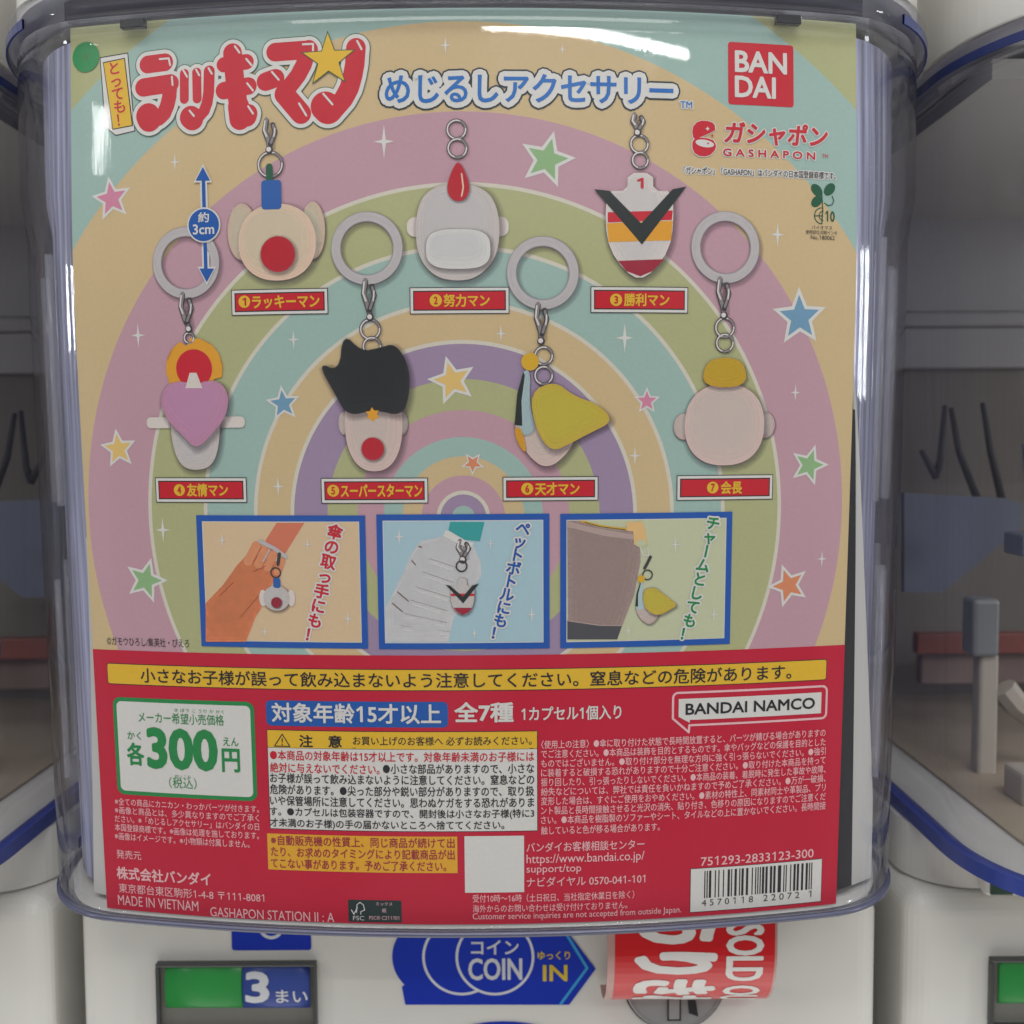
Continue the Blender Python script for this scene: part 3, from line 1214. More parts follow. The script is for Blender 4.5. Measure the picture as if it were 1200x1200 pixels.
um.uv_map = 'UVMap'
vd = n.nodes.new('ShaderNodeVectorMath')
vd.operation = 'DISTANCE'
vd.inputs[1].default_value = (RC.x, RC.y, 0)
n.links.new(um.outputs[0], vd.inputs[0])
RMAX = 0.30
sc_ = n.nodes.new('ShaderNodeMath')
sc_.operation = 'DIVIDE'
sc_.inputs[1].default_value = RMAX
n.links.new(vd.outputs['Value'], sc_.inputs[0])
ramp = n.nodes.new('ShaderNodeValToRGB')
ramp.color_ramp.interpolation = 'CONSTANT'
n.links.new(sc_.outputs[0], ramp.inputs[0])


def rgb(mat):
    bb = mat.node_tree.nodes['Principled BSDF']
    return tuple(bb.inputs['Base Color'].default_value)


LINE = obs(204, 198, 182)
els = ramp.color_ramp.elements
els[0].position = 0
els[0].color = rgb(ringpx[0][1])
els[1].position = 1
lw = 1.9 * PXM
for (r_, m_), nx, rr_ in zip(ringpx[:-1], ringpx[1:], radii):
    e = els.new((rr_ - lw / 2) / RMAX); e.color = LINE
    e = els.new((rr_ + lw / 2) / RMAX); e.color = rgb(nx[1])
els[len(els) - 1].color = rgb(OLIVE)
no = n.nodes.new('ShaderNodeTexNoise')
no.inputs['Scale'].default_value = 900
n.links.new(um.outputs[0], no.inputs['Vector'])
mx_ = n.nodes.new('ShaderNodeMix')
mx_.data_type = 'RGBA'
mx_.blend_type = 'MULTIPLY'
mx_.inputs['Factor'].default_value = 0.12
n.links.new(ramp.outputs[0], mx_.inputs['A'])
n.links.new(no.outputs['Fac'], mx_.inputs['B'])
n.links.new(mx_.outputs['Result'], b_.inputs['Base Color'])
link('card_sheet', bm, [rm, WHITE], card)

# stars and sparkles
P = Print()
for x, y, r_, rot, m_ in ((131, 233, 25, .15, STARPINK), (641, 187, 31, -.25, STARGREEN), (139, 526, 23, .1, STARYEL), (332, 473, 20, .1, STARBLUE),
                          (530, 446, 27, .25, STARYEL), (554, 543, 13, .6, STARORG), (758, 470, 15, .0, STARPINK), (937, 372, 33, .05, STARBLUE),
                          (948, 545, 24, -.3, STARGREEN), (171, 680, 27, -.3, STARGREEN), (924, 686, 26, .35, STARORG)):
    c = uv(x, y)
    P = Print()
    P.poly(star(c, r_ * PXM * 1.06, rot, 0.46), WHITE, 2.0)
    P.poly(star(c, r_ * PXM * 0.78, rot, 0.44), m_, 3.0)
    P.build('star', cmap, card)
for x, y, r_ in ((450, 166, 19), (205, 190, 10), (162, 393, 14), (344, 398, 11), (587, 391, 10), (732, 396, 17), (911, 275, 14), (932, 460, 10), (191, 621, 15),
                 (963, 655, 10), (326, 570, 11), (744, 534, 11), (522, 53, 10), (659, 58, 6), (273, 250, 8), (400, 700, 8)):
    c = uv(x, y)
    P = Print()
    P.poly([(c.x + q * math.cos(PI / 4 * i + PI / 2) * PXM, c.y + q * math.sin(PI / 4 * i + PI / 2) * PXM) for i, q in
            enumerate((r_, r_ * .16, r_ * .62, r_ * .16, r_, r_ * .16, r_ * .62, r_ * .16))], WHITE, 2.0)
    P.build('sparkle', cmap, card)

# green round sticker
P = Print()
c = uv(101, 67)
P.disc(c, 17.5 * PXM, ink('sticker_green', 40, 132, 74), 6, 40)
P.disc(c, 4 * PXM, ink('sticker_green2', 60, 120, 60), 7, 20)
P.build('round_sticker', cmap, card)

# ---- title lettering
P = Print()
o_ = lambda q: (110 + .28333 * q[0], 40 + .28333 * q[1])
P.poly(pxs([o_(q) for q in ((24, 96), (142, 76), (172, 402), (92, 422), (46, 388))]), BLACK, 1.0)
P.poly(pxs([o_(q) for q in ((28, 100), (139, 81), (168, 399), (92, 417), (50, 385))]), WHITE, 2.0)
P.poly(pxs([o_(q) for q in ((38, 117), (129, 98), (163, 380), (78, 396))]), BLACK, 3.0)
P.poly(pxs([o_(q) for q in ((42, 121), (126, 103), (158, 377), (81, 392))]), YELLOW, 4.0)
vertical(P, 'とっても！', 134, 80, 143, 140, 17, RED, 5.0, 0.12, 0.02)
st = [  # (points in the logo drawing, width)
    ([(225, 127), (295, 118)], 72),
    ([(208, 222), (318, 205)], 74), ([(318, 205), (312, 280), (285, 345), (228, 358)], 62), ([(226, 340), (232, 352)], 104),
    ([(376, 165), (376, 270)], 38), ([(427, 160), (429, 268)], 38), ([(479, 155), (476, 270), (452, 335), (402, 352)], 46), ([(402, 345), (410, 352)], 92),
    ([(575, 80), (585, 200), (600, 300)], 78), ([(540, 128), (632, 116)], 62), ([(540, 235), (640, 216)], 70), ([(600, 300), (606, 352)], 88), ([(640, 330), (636, 344)], 76),
    ([(712, 198), (752, 184)], 74),
    ([(752, 76), (890, 66)], 74), ([(890, 60), (862, 150), (800, 232)], 66), ([(790, 250), (858, 330)], 82),
    ([(1085, 58), (1078, 150), (1050, 250), (985, 325)], 78), ([(958, 300), (970, 312)], 118),
]
for pts, wd in st:
    q = pxs([o_(p) for p in pts])
    # smooth by one pass of corner subdivision
    if len(q) > 2:
        s2 = [q[0]]
        for a, b in zip(q, q[1:]):
            s2 += [a.lerp(b, .25), a.lerp(b, .75)]
        q = s2 + [q[-1]]
    P.stroke(q, (wd + 38) * .28333 * PXM, DGREEN, 6, n=28, fine=False)
    P.stroke(q, (wd + 32) * .28333 * PXM, WHITE, 7, n=28, fine=False)
    P.stroke(q, (wd) * .28333 * PXM, RED, 8, n=28, fine=False)
for pts in (((275, 105), (312, 102), (318, 130)), ((325, 178), (328, 212)), ((372, 150), (388, 178)), ((425, 148), (438, 172)), ((476, 142), (490, 165)), ((585, 52), (604, 78)),
            ((632, 104), (654, 130)), ((636, 205), (660, 235)), ((640, 300), (660, 330)), ((738, 158), (766, 190)), ((866, 44), (908, 42), (908, 70)), ((850, 288), (880, 338)),
            ((1090, 30), (1108, 64)), ((950, 248), (988, 292)), ((398, 318), (416, 340))):
    P.stroke(pxs([o_(p) for p in pts]), 8 * .28333 * PXM, WHITE, 9.2)
c = uv(*o_((971, 108)))
P.poly(star(c, 116 * .28333 * PXM, 0.02, 0.40), DGREEN, 10.2)
P.poly(star(c, 106 * .28333 * PXM, 0.02, 0.40), YELLOW, 11.0)
P.build('title_lettering', cmap, card)

P = Print()
T(P, 'めじるしアクセサリー', 451, 789, 88, 122, TITLEBLUE, 6, 0.022, [(9.0, ink('outline', 34, 48, 56), 2.6), (7.0, WHITE, 4.2)], yr=124)
T(P, 'TM', 797, 811, 119, 127, TITLEBLUE, 6, 0.01, [(1.5, WHITE, 4.2)])
P.build('subtitle_lettering', cmap, card)

# ---- maker's logos
P = Print()
a, b = uv(853, 49), uv(930, 126)
P.rrect(a.x, b.y, b.x, a.y, 3.5 * PXM, RED, 2)
T(P, 'BAN', 861, 922, 60.5, 86, WHITE, 4, 0.028)
T(P, 'DAI', 861, 909, 89.5, 115, WHITE, 4, 0.028)
P.build('maker_badge', cmap, card)
P = Print()
hal = [(2.2, WHITE, 3.0)]
T(P, 'ガシャポン', 848, 968, 144, 171, RED, 6, 0.03, hal, slant=0.12)
T(P, 'G A S H A P O N', 847, 955, 176, 185, RED, 6, 0.02, [(1.6, WHITE, 3.0)])
T(P, 'TM', 963, 970, 181, 185.5, RED, 6, 0.0)
k = lambda q: (780 + .19167 * q[0], 130 + .19167 * q[1])
for e_, m_, l_ in ((5, WHITE, 4.2), (0, RED, 5.2)):
    up_ = [(300, 88), (285, 72), (255, 62), (220, 60), (190, 70), (168, 95), (162, 130), (168, 165), (185, 172), (215, 160), (262, 140), (302, 118)]
    lo_ = [(302, 200), (290, 180), (255, 168), (215, 164), (180, 166), (163, 190), (162, 225), (175, 258), (205, 276), (240, 280), (275, 268), (300, 242), (308, 215)]
    for shp in (up_, lo_):
        cx = sum(q[0] for q in shp) / len(shp); cy_ = sum(q[1] for q in shp) / len(shp)
        P.poly(pxs([k((cx + (x - cx) * (1 + e_ / 60), cy_ + (y - cy_) * (1 + e_ / 60))) for x, y in shp]), m_, l_ + (0.3 if shp is lo_ else 0))
el = [(238 + 58 * math.cos(t_) * .97 - 18 * math.sin(t_) * .2, 200 + 22 * math.sin(t_) + 10 * math.cos(t_)) for t_ in [2 * PI * i / 28 for i in range(28)]]
P.poly(pxs([k(q) for q in el]), WHITE, 6.2)
for x, y, r_, m_ in ((255, 110, 14, WHITE), (284, 152, 10, RED), (258, 200, 9, RED)):
    c = uv(*k((x, y)))
    P.poly(star(c, r_ * .19167 * PXM, 0, 0.45, 4), m_, 7)
P.build('brand_logo', cmap, card)
P = Print()
T(P, '「ガシャポン」「GASHAPON」はバンダイの日本国登録商標です。', 801, 979, 198, 207, BLACK, 4, 0.008, [(1.2, WHITE, 2.4)])
P.build('trademark_note', cmap, card)
P = Print()
for cx, cy_, rx, ry, rot in ((957, 223, 8.5, 5.8, 2.35), (972, 222, 8.5, 5.8, .8), (957, 236, 8, 5.6, -2.4)):
    c = uv(cx, cy_)
    ca, sa = math.cos(rot), math.sin(rot)
    P.poly([(c.x + (rx * math.cos(t_) * ca - ry * math.sin(t_) * sa) * PXM, c.y + (rx * math.cos(t_) * sa + ry * math.sin(t_) * ca) * PXM) for t_ in [2 * PI * i / 20 for i in range(20)]], DGREEN, 2)
P.stroke(pxs([(963, 228), (964, 245), (963, 262)]), 1.3 * PXM, DGREEN, 3)
P.stroke(pxs([(975, 230), (977, 235), (975, 240), (970, 241), (966, 238)]), 1.1 * PXM, DGREEN, 3)
P.annulus(uv(963, 253), 8.6 * PXM, 9.8 * PXM, DGREEN, 2, 30, PI / 2, PI * 1.5)
P.annulus(uv(965, 253), 5.0 * PXM, 6.0 * PXM, DGREEN, 2, 30, PI / 2, PI * 1.5)
P.stroke(pxs([(954, 253), (964, 253)]), 1.0 * PXM, DGREEN, 3)
T(P, '10', 967, 978, 247, 260, DGREEN, 3, 0.02)
T(P, 'バイオマス', 951, 975, 264.5, 269, BLACK, 3)
T(P, '使用部位:印刷インキ', 944, 981, 270, 275, BLACK, 3)
T(P, 'No.180062', 950, 978, 276, 281, BLACK, 3)
P.build('plant_mark', cmap, card)

# ---- size arrow
P = Print()
for ex, m_, l_ in ((2.2, WHITE, 10.0), (0, BLUE, 12.0)):
    P.stroke(pxs([(239, 208), (242, 318)]), (4.2 + 2 * ex) * PXM, m_, l_, caps=False)
    for tip, base, s_ in (((238.5, 196 - ex * 1.6), 212 + ex, 1), ((243, 331 + ex * 1.6), 315 - ex, -1)):
        P.poly(pxs([(tip[0], tip[1]), (tip[0] - 8.5 - ex, base), (tip[0] + 8.5 + ex, base)]), m_, l_ + .3)
    P.disc(uv(239.5, 264), (18.2 + ex * .8) * PXM, m_, l_ + .6, 40)
T(P, '約', 233, 246, 249, 261, WHITE, 14, 0.02)
T(P, '3cm', 227, 252, 263, 275, WHITE, 14, 0.02)
P.build('size_arrow', cmap, card)


# ---- name plates
def plate(x0, y0, x1, y1, txt, tx0, tx1):
    P = Print()
    a, b = uv(x0, (y0)), uv(x1, y1)
    q = PXM
    c0, c1 = uv((x0 + x1) / 2, y0).y, uv((x0 + x1) / 2, y1).y
    for d_, m_, l_ in ((0, BLACK, 5), (.9, WHITE, 5.8), (3.9, BLACK, 6.6), (5.2, PLATE, 7.4)):
        P.rrect(a.x + d_ * q, c1 + d_ * q, b.x - d_ * q, c0 - d_ * q, 0, m_, l_)
    ym = (y0 + y1) / 2
    T(P, txt[1:], tx0 + 16, tx1, ym - 7.6, ym + 7.6, YELLOW, 9, 0.03)
    P.disc(uv(tx0 + 6.8, ym), 6.9 * PXM, YELLOW, 9, 28)
    T(P, str('❶❷❸❹❺❻❼'.index(txt[0]) + 1), tx0 + 4.6, tx0 + 9.2, ym - 4.6, ym + 4.6, PLATE, 10.5, 0.025)
    P.build('name_plate', cmap, card)


plate(271, 338.5, 385, 369, '❶ラッキーマン', 280, 375)
plate(480, 336.5, 597, 368, '❷努力マン', 504, 574)
plate(692, 336, 806, 367, '❸勝利マン', 715, 784)
plate(182, 559.5, 290, 589, '❹友情マン', 204, 268)
plate(376, 560, 502, 590, '❺スーパースターマン', 384, 495)
plate(589, 558.5, 701, 587, '❻天才マン', 611, 679)
plate(793, 556.5, 905, 586, '❼会長', 828, 869)


# ---- pictures of key rings and plain charms
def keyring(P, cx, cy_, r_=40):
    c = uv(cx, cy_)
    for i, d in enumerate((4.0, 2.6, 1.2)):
        P.annulus(c + Vector((2.2 * PXM, -3.0 * PXM)), (r_ - 10 - d) * PXM, (r_ + d) * PXM, SHADETINT, 5.2 + .1 * i, 60)
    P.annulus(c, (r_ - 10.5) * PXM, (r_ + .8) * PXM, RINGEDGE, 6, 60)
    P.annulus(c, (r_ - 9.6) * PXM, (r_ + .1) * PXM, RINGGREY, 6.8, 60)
    P.annulus(c, (r_ - 6.6) * PXM, (r_ - 1.4) * PXM, SHEENTINT, 7.1, 60)
    P.annulus(c, (r_ - 5.0) * PXM, (r_ - 2.6) * PXM, SHEENTINT, 7.3, 40, 0.6, 3.6)


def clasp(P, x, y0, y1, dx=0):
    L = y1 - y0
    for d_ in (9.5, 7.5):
        P.stroke(pxs([(x + 3, y0 + L * .1), (x + 3, y0 + L * .45), (x + 3 + dx, y1)]), d_ * PXM, SHADETINT, 7.4, caps=False, n=12)
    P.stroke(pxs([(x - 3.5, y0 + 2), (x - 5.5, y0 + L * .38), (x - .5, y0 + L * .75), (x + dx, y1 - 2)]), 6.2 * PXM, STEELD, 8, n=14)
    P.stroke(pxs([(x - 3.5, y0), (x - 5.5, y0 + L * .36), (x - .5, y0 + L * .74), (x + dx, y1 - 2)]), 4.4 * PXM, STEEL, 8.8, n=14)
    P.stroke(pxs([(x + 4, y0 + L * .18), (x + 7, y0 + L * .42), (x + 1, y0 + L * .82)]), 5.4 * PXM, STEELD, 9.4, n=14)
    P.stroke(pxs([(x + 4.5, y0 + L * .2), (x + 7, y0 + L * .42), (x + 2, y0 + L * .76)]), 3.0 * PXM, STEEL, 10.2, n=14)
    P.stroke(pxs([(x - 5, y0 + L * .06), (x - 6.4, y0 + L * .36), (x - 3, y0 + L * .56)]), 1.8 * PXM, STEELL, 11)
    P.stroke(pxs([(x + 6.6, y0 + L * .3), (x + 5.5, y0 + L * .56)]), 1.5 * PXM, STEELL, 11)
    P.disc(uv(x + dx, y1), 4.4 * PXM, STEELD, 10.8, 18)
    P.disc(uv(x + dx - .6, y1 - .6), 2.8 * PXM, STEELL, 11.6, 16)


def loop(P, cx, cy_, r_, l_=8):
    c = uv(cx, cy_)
    P.annulus(c + Vector((2 * PXM, -2 * PXM)), (r_ - 3.4) * PXM, (r_ + 1.2) * PXM, SHADETINT, l_ - .5, 32)
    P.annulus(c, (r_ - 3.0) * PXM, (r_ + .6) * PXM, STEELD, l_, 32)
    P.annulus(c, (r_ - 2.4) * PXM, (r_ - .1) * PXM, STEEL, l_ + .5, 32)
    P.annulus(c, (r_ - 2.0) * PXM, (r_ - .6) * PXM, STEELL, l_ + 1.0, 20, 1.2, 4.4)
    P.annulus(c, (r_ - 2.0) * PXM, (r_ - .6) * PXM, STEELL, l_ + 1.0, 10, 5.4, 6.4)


def grown(q, d, dx=0.0, dy=0.0):
    """outline moved outward by d (inward if negative) and shifted"""
    cx = sum(p[0] for p in q) / len(q); cy_ = sum(p[1] for p in q) / len(q)
    sx_ = max(p[0] for p in q) - min(p[0] for p in q); sy_ = max(p[1] for p in q) - min(p[1] for p in q)
    fx, fy = max(0.05, 1 + 2 * d / sx_), max(0.05, 1 + 2 * d / sy_)
    return [(cx + (p[0] - cx) * fx + dx, cy_ + (p[1] - cy_) * fy + dy) for p in q]


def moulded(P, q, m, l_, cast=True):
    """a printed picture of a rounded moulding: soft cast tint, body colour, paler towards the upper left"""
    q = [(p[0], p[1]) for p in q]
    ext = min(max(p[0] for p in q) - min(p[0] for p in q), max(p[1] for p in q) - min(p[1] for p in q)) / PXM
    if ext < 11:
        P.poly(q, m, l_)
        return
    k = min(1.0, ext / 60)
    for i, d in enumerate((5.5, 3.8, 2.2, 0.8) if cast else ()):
        P.poly(grown(q, d * k * PXM, 2.0 * k * PXM, -3.0 * k * PXM), SHADETINT, l_ - 0.55 + i * 0.07)
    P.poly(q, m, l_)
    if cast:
        P.poly(q, SHADETINT, l_ + 0.10)
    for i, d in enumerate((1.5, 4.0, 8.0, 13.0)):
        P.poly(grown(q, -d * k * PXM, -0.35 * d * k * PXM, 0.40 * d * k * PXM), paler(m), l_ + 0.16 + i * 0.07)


def ellipse(P, cx, cy_, rx, ry, m, l_, n=44, p=2.0):
    c = uv(cx, cy_)
    moulded(P, [(c.x + rx * PXM * math.copysign(abs(math.cos(t_)) ** (2 / p), math.cos(t_)), c.y + ry * PXM * math.copysign(abs(math.sin(t_)) ** (2 / p), math.sin(t_)))
            for t_ in [2 * PI * i / n for i in range(n)]], m, l_)


def blob(P, pts, m, l_, it=3):
    q = pxs(pts)
    for _ in range(it):
        q = [p for a, b in zip(q, q[1:] + q[:1]) for p in (a.lerp(b, .25), a.lerp(b, .75))]
    moulded(P, q, m, l_)


CBLUE = ink('charm_blue', 36, 88, 158)
CBLACK = ink('charm_black', 34, 40, 38)
CYEL = ink('charm_yellow', 206, 176, 64)
CGOLD = ink('charm_gold', 204, 160, 36)
CORG = ink('charm_orange', 214, 150, 40)
CPINK = ink('charm_pink', 196, 140, 168)
CFLESH = ink('charm_flesh', 202, 176, 168)
CICE = ink('charm_ice', 164, 186, 188)

# 1 cream
P = Print()
clasp(P, 316, 140, 176); loop(P, 317, 193, 15)
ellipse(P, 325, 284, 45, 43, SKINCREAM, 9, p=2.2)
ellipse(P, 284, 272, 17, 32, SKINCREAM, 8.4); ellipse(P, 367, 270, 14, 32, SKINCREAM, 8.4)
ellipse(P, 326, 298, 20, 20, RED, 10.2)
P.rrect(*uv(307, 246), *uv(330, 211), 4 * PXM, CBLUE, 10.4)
P.stroke(pxs([(316.5, 212), (316, 196)]), 8 * PXM, DGREEN, 10)
P.build('charm_picture', cmap, card)
# 2 white with a red drop
P = Print()
loop(P, 535, 152, 11.5); loop(P, 536, 174, 11.5)
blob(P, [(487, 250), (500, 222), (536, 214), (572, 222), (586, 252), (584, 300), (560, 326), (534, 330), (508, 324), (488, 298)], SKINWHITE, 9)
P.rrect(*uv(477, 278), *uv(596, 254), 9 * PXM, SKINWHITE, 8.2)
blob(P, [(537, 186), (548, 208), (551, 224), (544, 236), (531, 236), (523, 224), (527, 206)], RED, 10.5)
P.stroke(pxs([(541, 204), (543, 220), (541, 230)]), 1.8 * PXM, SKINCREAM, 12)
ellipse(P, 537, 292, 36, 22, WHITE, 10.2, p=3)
P.build('charm_picture', cmap, card)
# 3 white shield
P = Print()
clasp(P, 747, 134, 156); loop(P, 749, 169, 11); loop(P, 750, 188, 10)
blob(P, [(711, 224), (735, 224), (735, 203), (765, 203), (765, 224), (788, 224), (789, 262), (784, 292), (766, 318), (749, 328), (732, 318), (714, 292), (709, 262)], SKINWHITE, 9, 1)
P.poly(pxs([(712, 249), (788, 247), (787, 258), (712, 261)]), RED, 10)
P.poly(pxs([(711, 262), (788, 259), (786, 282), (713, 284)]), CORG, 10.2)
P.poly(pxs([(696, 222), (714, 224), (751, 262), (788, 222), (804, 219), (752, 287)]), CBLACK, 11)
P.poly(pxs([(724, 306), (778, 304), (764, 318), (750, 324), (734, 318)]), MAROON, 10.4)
T(P, '1', 746, 754, 209, 221, RED, 11, 0.03)
P.build('charm_picture', cmap, card)
# 4 heart under a sun
P = Print()
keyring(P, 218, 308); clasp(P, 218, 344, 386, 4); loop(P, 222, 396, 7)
c = uv(228, 432)
P.poly(star(c, 35 * PXM, 0.1, 0.76, 16), CORG, 8.4)
P.disc(c, 22 * PXM, RED, 9.4)
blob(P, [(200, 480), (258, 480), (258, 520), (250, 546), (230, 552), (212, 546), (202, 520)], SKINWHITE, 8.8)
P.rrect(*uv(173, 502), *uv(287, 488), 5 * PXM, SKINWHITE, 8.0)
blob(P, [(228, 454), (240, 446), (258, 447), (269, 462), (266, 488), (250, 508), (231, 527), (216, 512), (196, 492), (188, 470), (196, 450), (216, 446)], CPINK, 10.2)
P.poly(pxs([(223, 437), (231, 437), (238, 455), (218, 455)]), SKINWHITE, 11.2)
P.build('charm_picture', cmap, card)
# 5 pale oval with a tall dark top
P = Print()
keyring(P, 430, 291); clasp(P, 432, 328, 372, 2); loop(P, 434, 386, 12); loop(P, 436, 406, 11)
ellipse(P, 438, 496, 33, 55, CFLESH, 8.6, p=2.3)
ellipse(P, 403, 496, 6, 13, CFLESH, 8.0); ellipse(P, 472, 496, 6, 13, CFLESH, 8.0)
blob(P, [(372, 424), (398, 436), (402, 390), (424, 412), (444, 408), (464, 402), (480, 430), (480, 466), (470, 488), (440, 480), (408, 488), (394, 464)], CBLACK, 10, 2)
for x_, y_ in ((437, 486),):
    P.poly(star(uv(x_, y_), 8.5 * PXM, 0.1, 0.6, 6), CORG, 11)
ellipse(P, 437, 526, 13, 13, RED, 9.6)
P.build('charm_picture', cmap, card)
# 6 yellow leaf
P = Print()
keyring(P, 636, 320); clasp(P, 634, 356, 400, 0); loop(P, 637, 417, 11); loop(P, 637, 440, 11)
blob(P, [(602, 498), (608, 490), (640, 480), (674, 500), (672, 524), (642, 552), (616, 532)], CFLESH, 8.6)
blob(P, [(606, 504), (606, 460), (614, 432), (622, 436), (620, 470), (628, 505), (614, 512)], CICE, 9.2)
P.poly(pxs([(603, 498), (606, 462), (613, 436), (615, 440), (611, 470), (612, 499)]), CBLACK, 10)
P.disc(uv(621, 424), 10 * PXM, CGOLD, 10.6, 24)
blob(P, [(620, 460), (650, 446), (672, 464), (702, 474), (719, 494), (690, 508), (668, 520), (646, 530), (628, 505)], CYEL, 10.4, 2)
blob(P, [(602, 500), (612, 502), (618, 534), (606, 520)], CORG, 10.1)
P.build('charm_picture', cmap, card)
# 7 flesh disc with a yellow cap
P = Print()
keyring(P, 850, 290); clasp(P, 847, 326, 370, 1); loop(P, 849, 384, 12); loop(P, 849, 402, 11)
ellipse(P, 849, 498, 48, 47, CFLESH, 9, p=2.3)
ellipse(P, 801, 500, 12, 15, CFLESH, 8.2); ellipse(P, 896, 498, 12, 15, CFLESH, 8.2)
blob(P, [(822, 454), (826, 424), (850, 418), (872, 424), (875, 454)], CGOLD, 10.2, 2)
P.build('charm_picture', cmap, card)


# ---- the three photographs on the card
def panel(x0, y0, x1, y1, bgm):
    P = Print()
    a, b = uv(x0, y0), uv(x1, y1)
    c0, c1 = uv((x0 + x1) / 2, y0).y, uv((x0 + x1) / 2, y1).y
    P.rrect(a.x, c1, b.x, c0, 0, FRAMEBLUE, 5)
    d_ = 7.2 * PXM
    P.rrect(a.x + d_, c1 + d_, b.x - d_, c0 - d_, 0, WHITE, 5.8)
    d_ = 8.0 * PXM
    P.rrect(a.x + d_, c1 + d_, b.x - d_, c0 - d_, 0, bgm, 6.6)
    return P


def zz(ox, oy):
    return lambda q: (ox + .175 * q[0], oy + .175 * q[1])


def minispark(P, pts):
    for x, y, r_ in pts:
        c = uv(x, y)
        P.poly([(c.x + q * math.cos(PI / 4 * i + PI / 2) * PXM, c.y + q * math.sin(PI / 4 * i + PI / 2) * PXM) for i, q in
                enumerate((r_, r_ * .16, r_ * .62, r_ * .16, r_, r_ * .16, r_ * .62, r_ * .16))], WHITE, 9.5)


HAND = pmat('ink_hand', obs(206, 120, 78), 0.55, 0.2, noise=0.28, nscale=420)
HANDL = pmat('ink_hand_light', obs(206, 134, 94), 0.55, 0.2, noise=0.2, nscale=420)
HANDD = ink('hand_dark', 160, 78, 48)
P = panel(230, 604, 431.5, 759, ink('photo_cream', 204, 178, 142))
k = zz(230, 600)
P.poly(pxs([k(q) for q in ((540, 72), (726, 72), (600, 275), (520, 300), (465, 190))]), ink('handle', 200, 112, 84), 7.4)
moulded(P, pxs([k(q) for q in ((66, 610), (180, 490), (280, 350), (340, 290), (430, 290), (520, 330), (600, 320), (580, 390), (480, 520), (430, 560), (440, 640), (400, 700), (335, 868), (66, 868))]), HAND, 8.2, False)
for a, b, wd in (((350, 330), (405, 225), 62), ((420, 350), (465, 250), 58), ((480, 370), (515, 285), 56), ((545, 400), (575, 330), 50)):
    P.stroke(pxs([k(a), k(b)]), wd * .175 * PXM, HANDL, 9.2, n=16)
for a, b in (((385, 330), (440, 230)), ((448, 340), (490, 262)), ((380, 400), (470, 360)), ((160, 560), (250, 470)), ((300, 700), (420, 560))):
    P.stroke(pxs([k(a), k(b)]), 4 * .175 * PXM, HANDD, 10.4)
P.stroke(pxs([k(q) for q in ((430, 195), (520, 240), (605, 300))]), 26 * .175 * PXM, RINGGREY, 11, n=12)
P.stroke(pxs([k(q) for q in ((495, 250), (450, 330))]), 10 * .175 * PXM, RINGGREY, 11)
P.stroke(pxs([k(q) for q in ((560, 280), (550, 350))]), 22 * .175 * PXM, STEELD, 12, n=12)
c = uv(*k((535, 405)))
P.annulus(c, 28 * .175 * PXM, 38 * .175 * PXM, STEELD, 12, 30)
ellipse(P, *k((540, 575)), 16, 15, SKINWHITE, 12.2)
ellipse(P, *k((450, 575)), 4.5, 10, SKINWHITE, 12.0); ellipse(P, *k((640, 575)), 4.5, 10, SKINWHITE, 12.0)
ellipse(P, *k((541, 605)), 6.5, 6.5, MAROON, 13)
P.rrect(*uv(*k((520, 508))), *uv(*k((566, 440))), 3 * PXM, CBLUE, 13)
minispark(P, ((261, 633, 9), (361, 638, 7), (408, 725, 9), (311, 740, 7)))
vertical(P, '傘の取っ手にも！', 393, 623, 366, 744, 18.5, RED, 12, -0.22, 0.03, [(2.6, WHITE, 9.8)])
P.build('photo_panel', cmap, card)

P = panel(441, 602.5, 644, 760.5, ink('photo_blue', 158, 186, 194))
k = zz(440, 600)
BOT = pmat('ink_bottle', obs(192, 191, 191), 0.55, 0.2, noise=0.14, nscale=260)
moulded(P, pxs([k(q) for q in ((460, 150), (440, 165), (300, 195), (240, 280), (190, 400), (70, 640), (66, 868), (490, 868), (520, 720), (560, 660), (640, 520), (710, 430), (705, 330), (650, 220))]), BOT, 7.4, False)
P.poly(pxs([k(q) for q in ((500, 66), (730, 66), (700, 195), (600, 185), (490, 120))]), ink('cap_teal', 52, 150, 148), 8.4)
P.poly(pxs([k(q) for q in ((470, 120), (500, 130), (600, 190), (660, 205), (640, 245), (560, 215), (455, 160))]), WHITE, 8.8)
for a, b in (((360, 310), (540, 370)), ((320, 400), (520, 470)), ((270, 500), (500, 570)), ((240, 590), (480, 660)), ((200, 680), (480, 740)), ((170, 760), (500, 800))):
    P.stroke(pxs([k(a), k(b)]), 5 * .175 * PXM, ink('bottle_line', 160, 156, 156), 8.4)
    P.stroke(pxs([k((a[0] + 10, a[1] + 26)), k((b[0] - 20, b[1] + 20))]), 9 * .175 * PXM, ink('bottle_light', 204, 202, 198), 8.2)
for a, b in (((245, 325), (268, 352)), ((150, 535), (220, 595)), ((115, 610), (180, 665)), ((290, 230), (310, 235))):
    P.stroke(pxs([k(a), k(b)]), 8 * .175 * PXM, ink('bottle_dark', 116, 92, 88), 9)
clasp(P, *k((586, 190)), k((586, 320))[1])
c = uv(*k((577, 362)))
P.annulus(c, 30 * .175 * PXM, 40 * .175 * PXM, STEELD, 12, 30)
blob(P, [k(q) for q in ((505, 500), (550, 500), (550, 440), (612, 440), (612, 500), (664, 500), (660, 610), (630, 670), (585, 690), (540, 665), (505, 610))], SKINWHITE, 11, 1)
P.poly(pxs([k(q) for q in ((505, 545), (662, 545), (662, 562), (505, 562))]), RED, 12)
P.poly(pxs([k(q) for q in ((470, 485), (500, 492), (586, 565), (650, 490), (694, 478), (588, 610))]), CBLACK, 13)
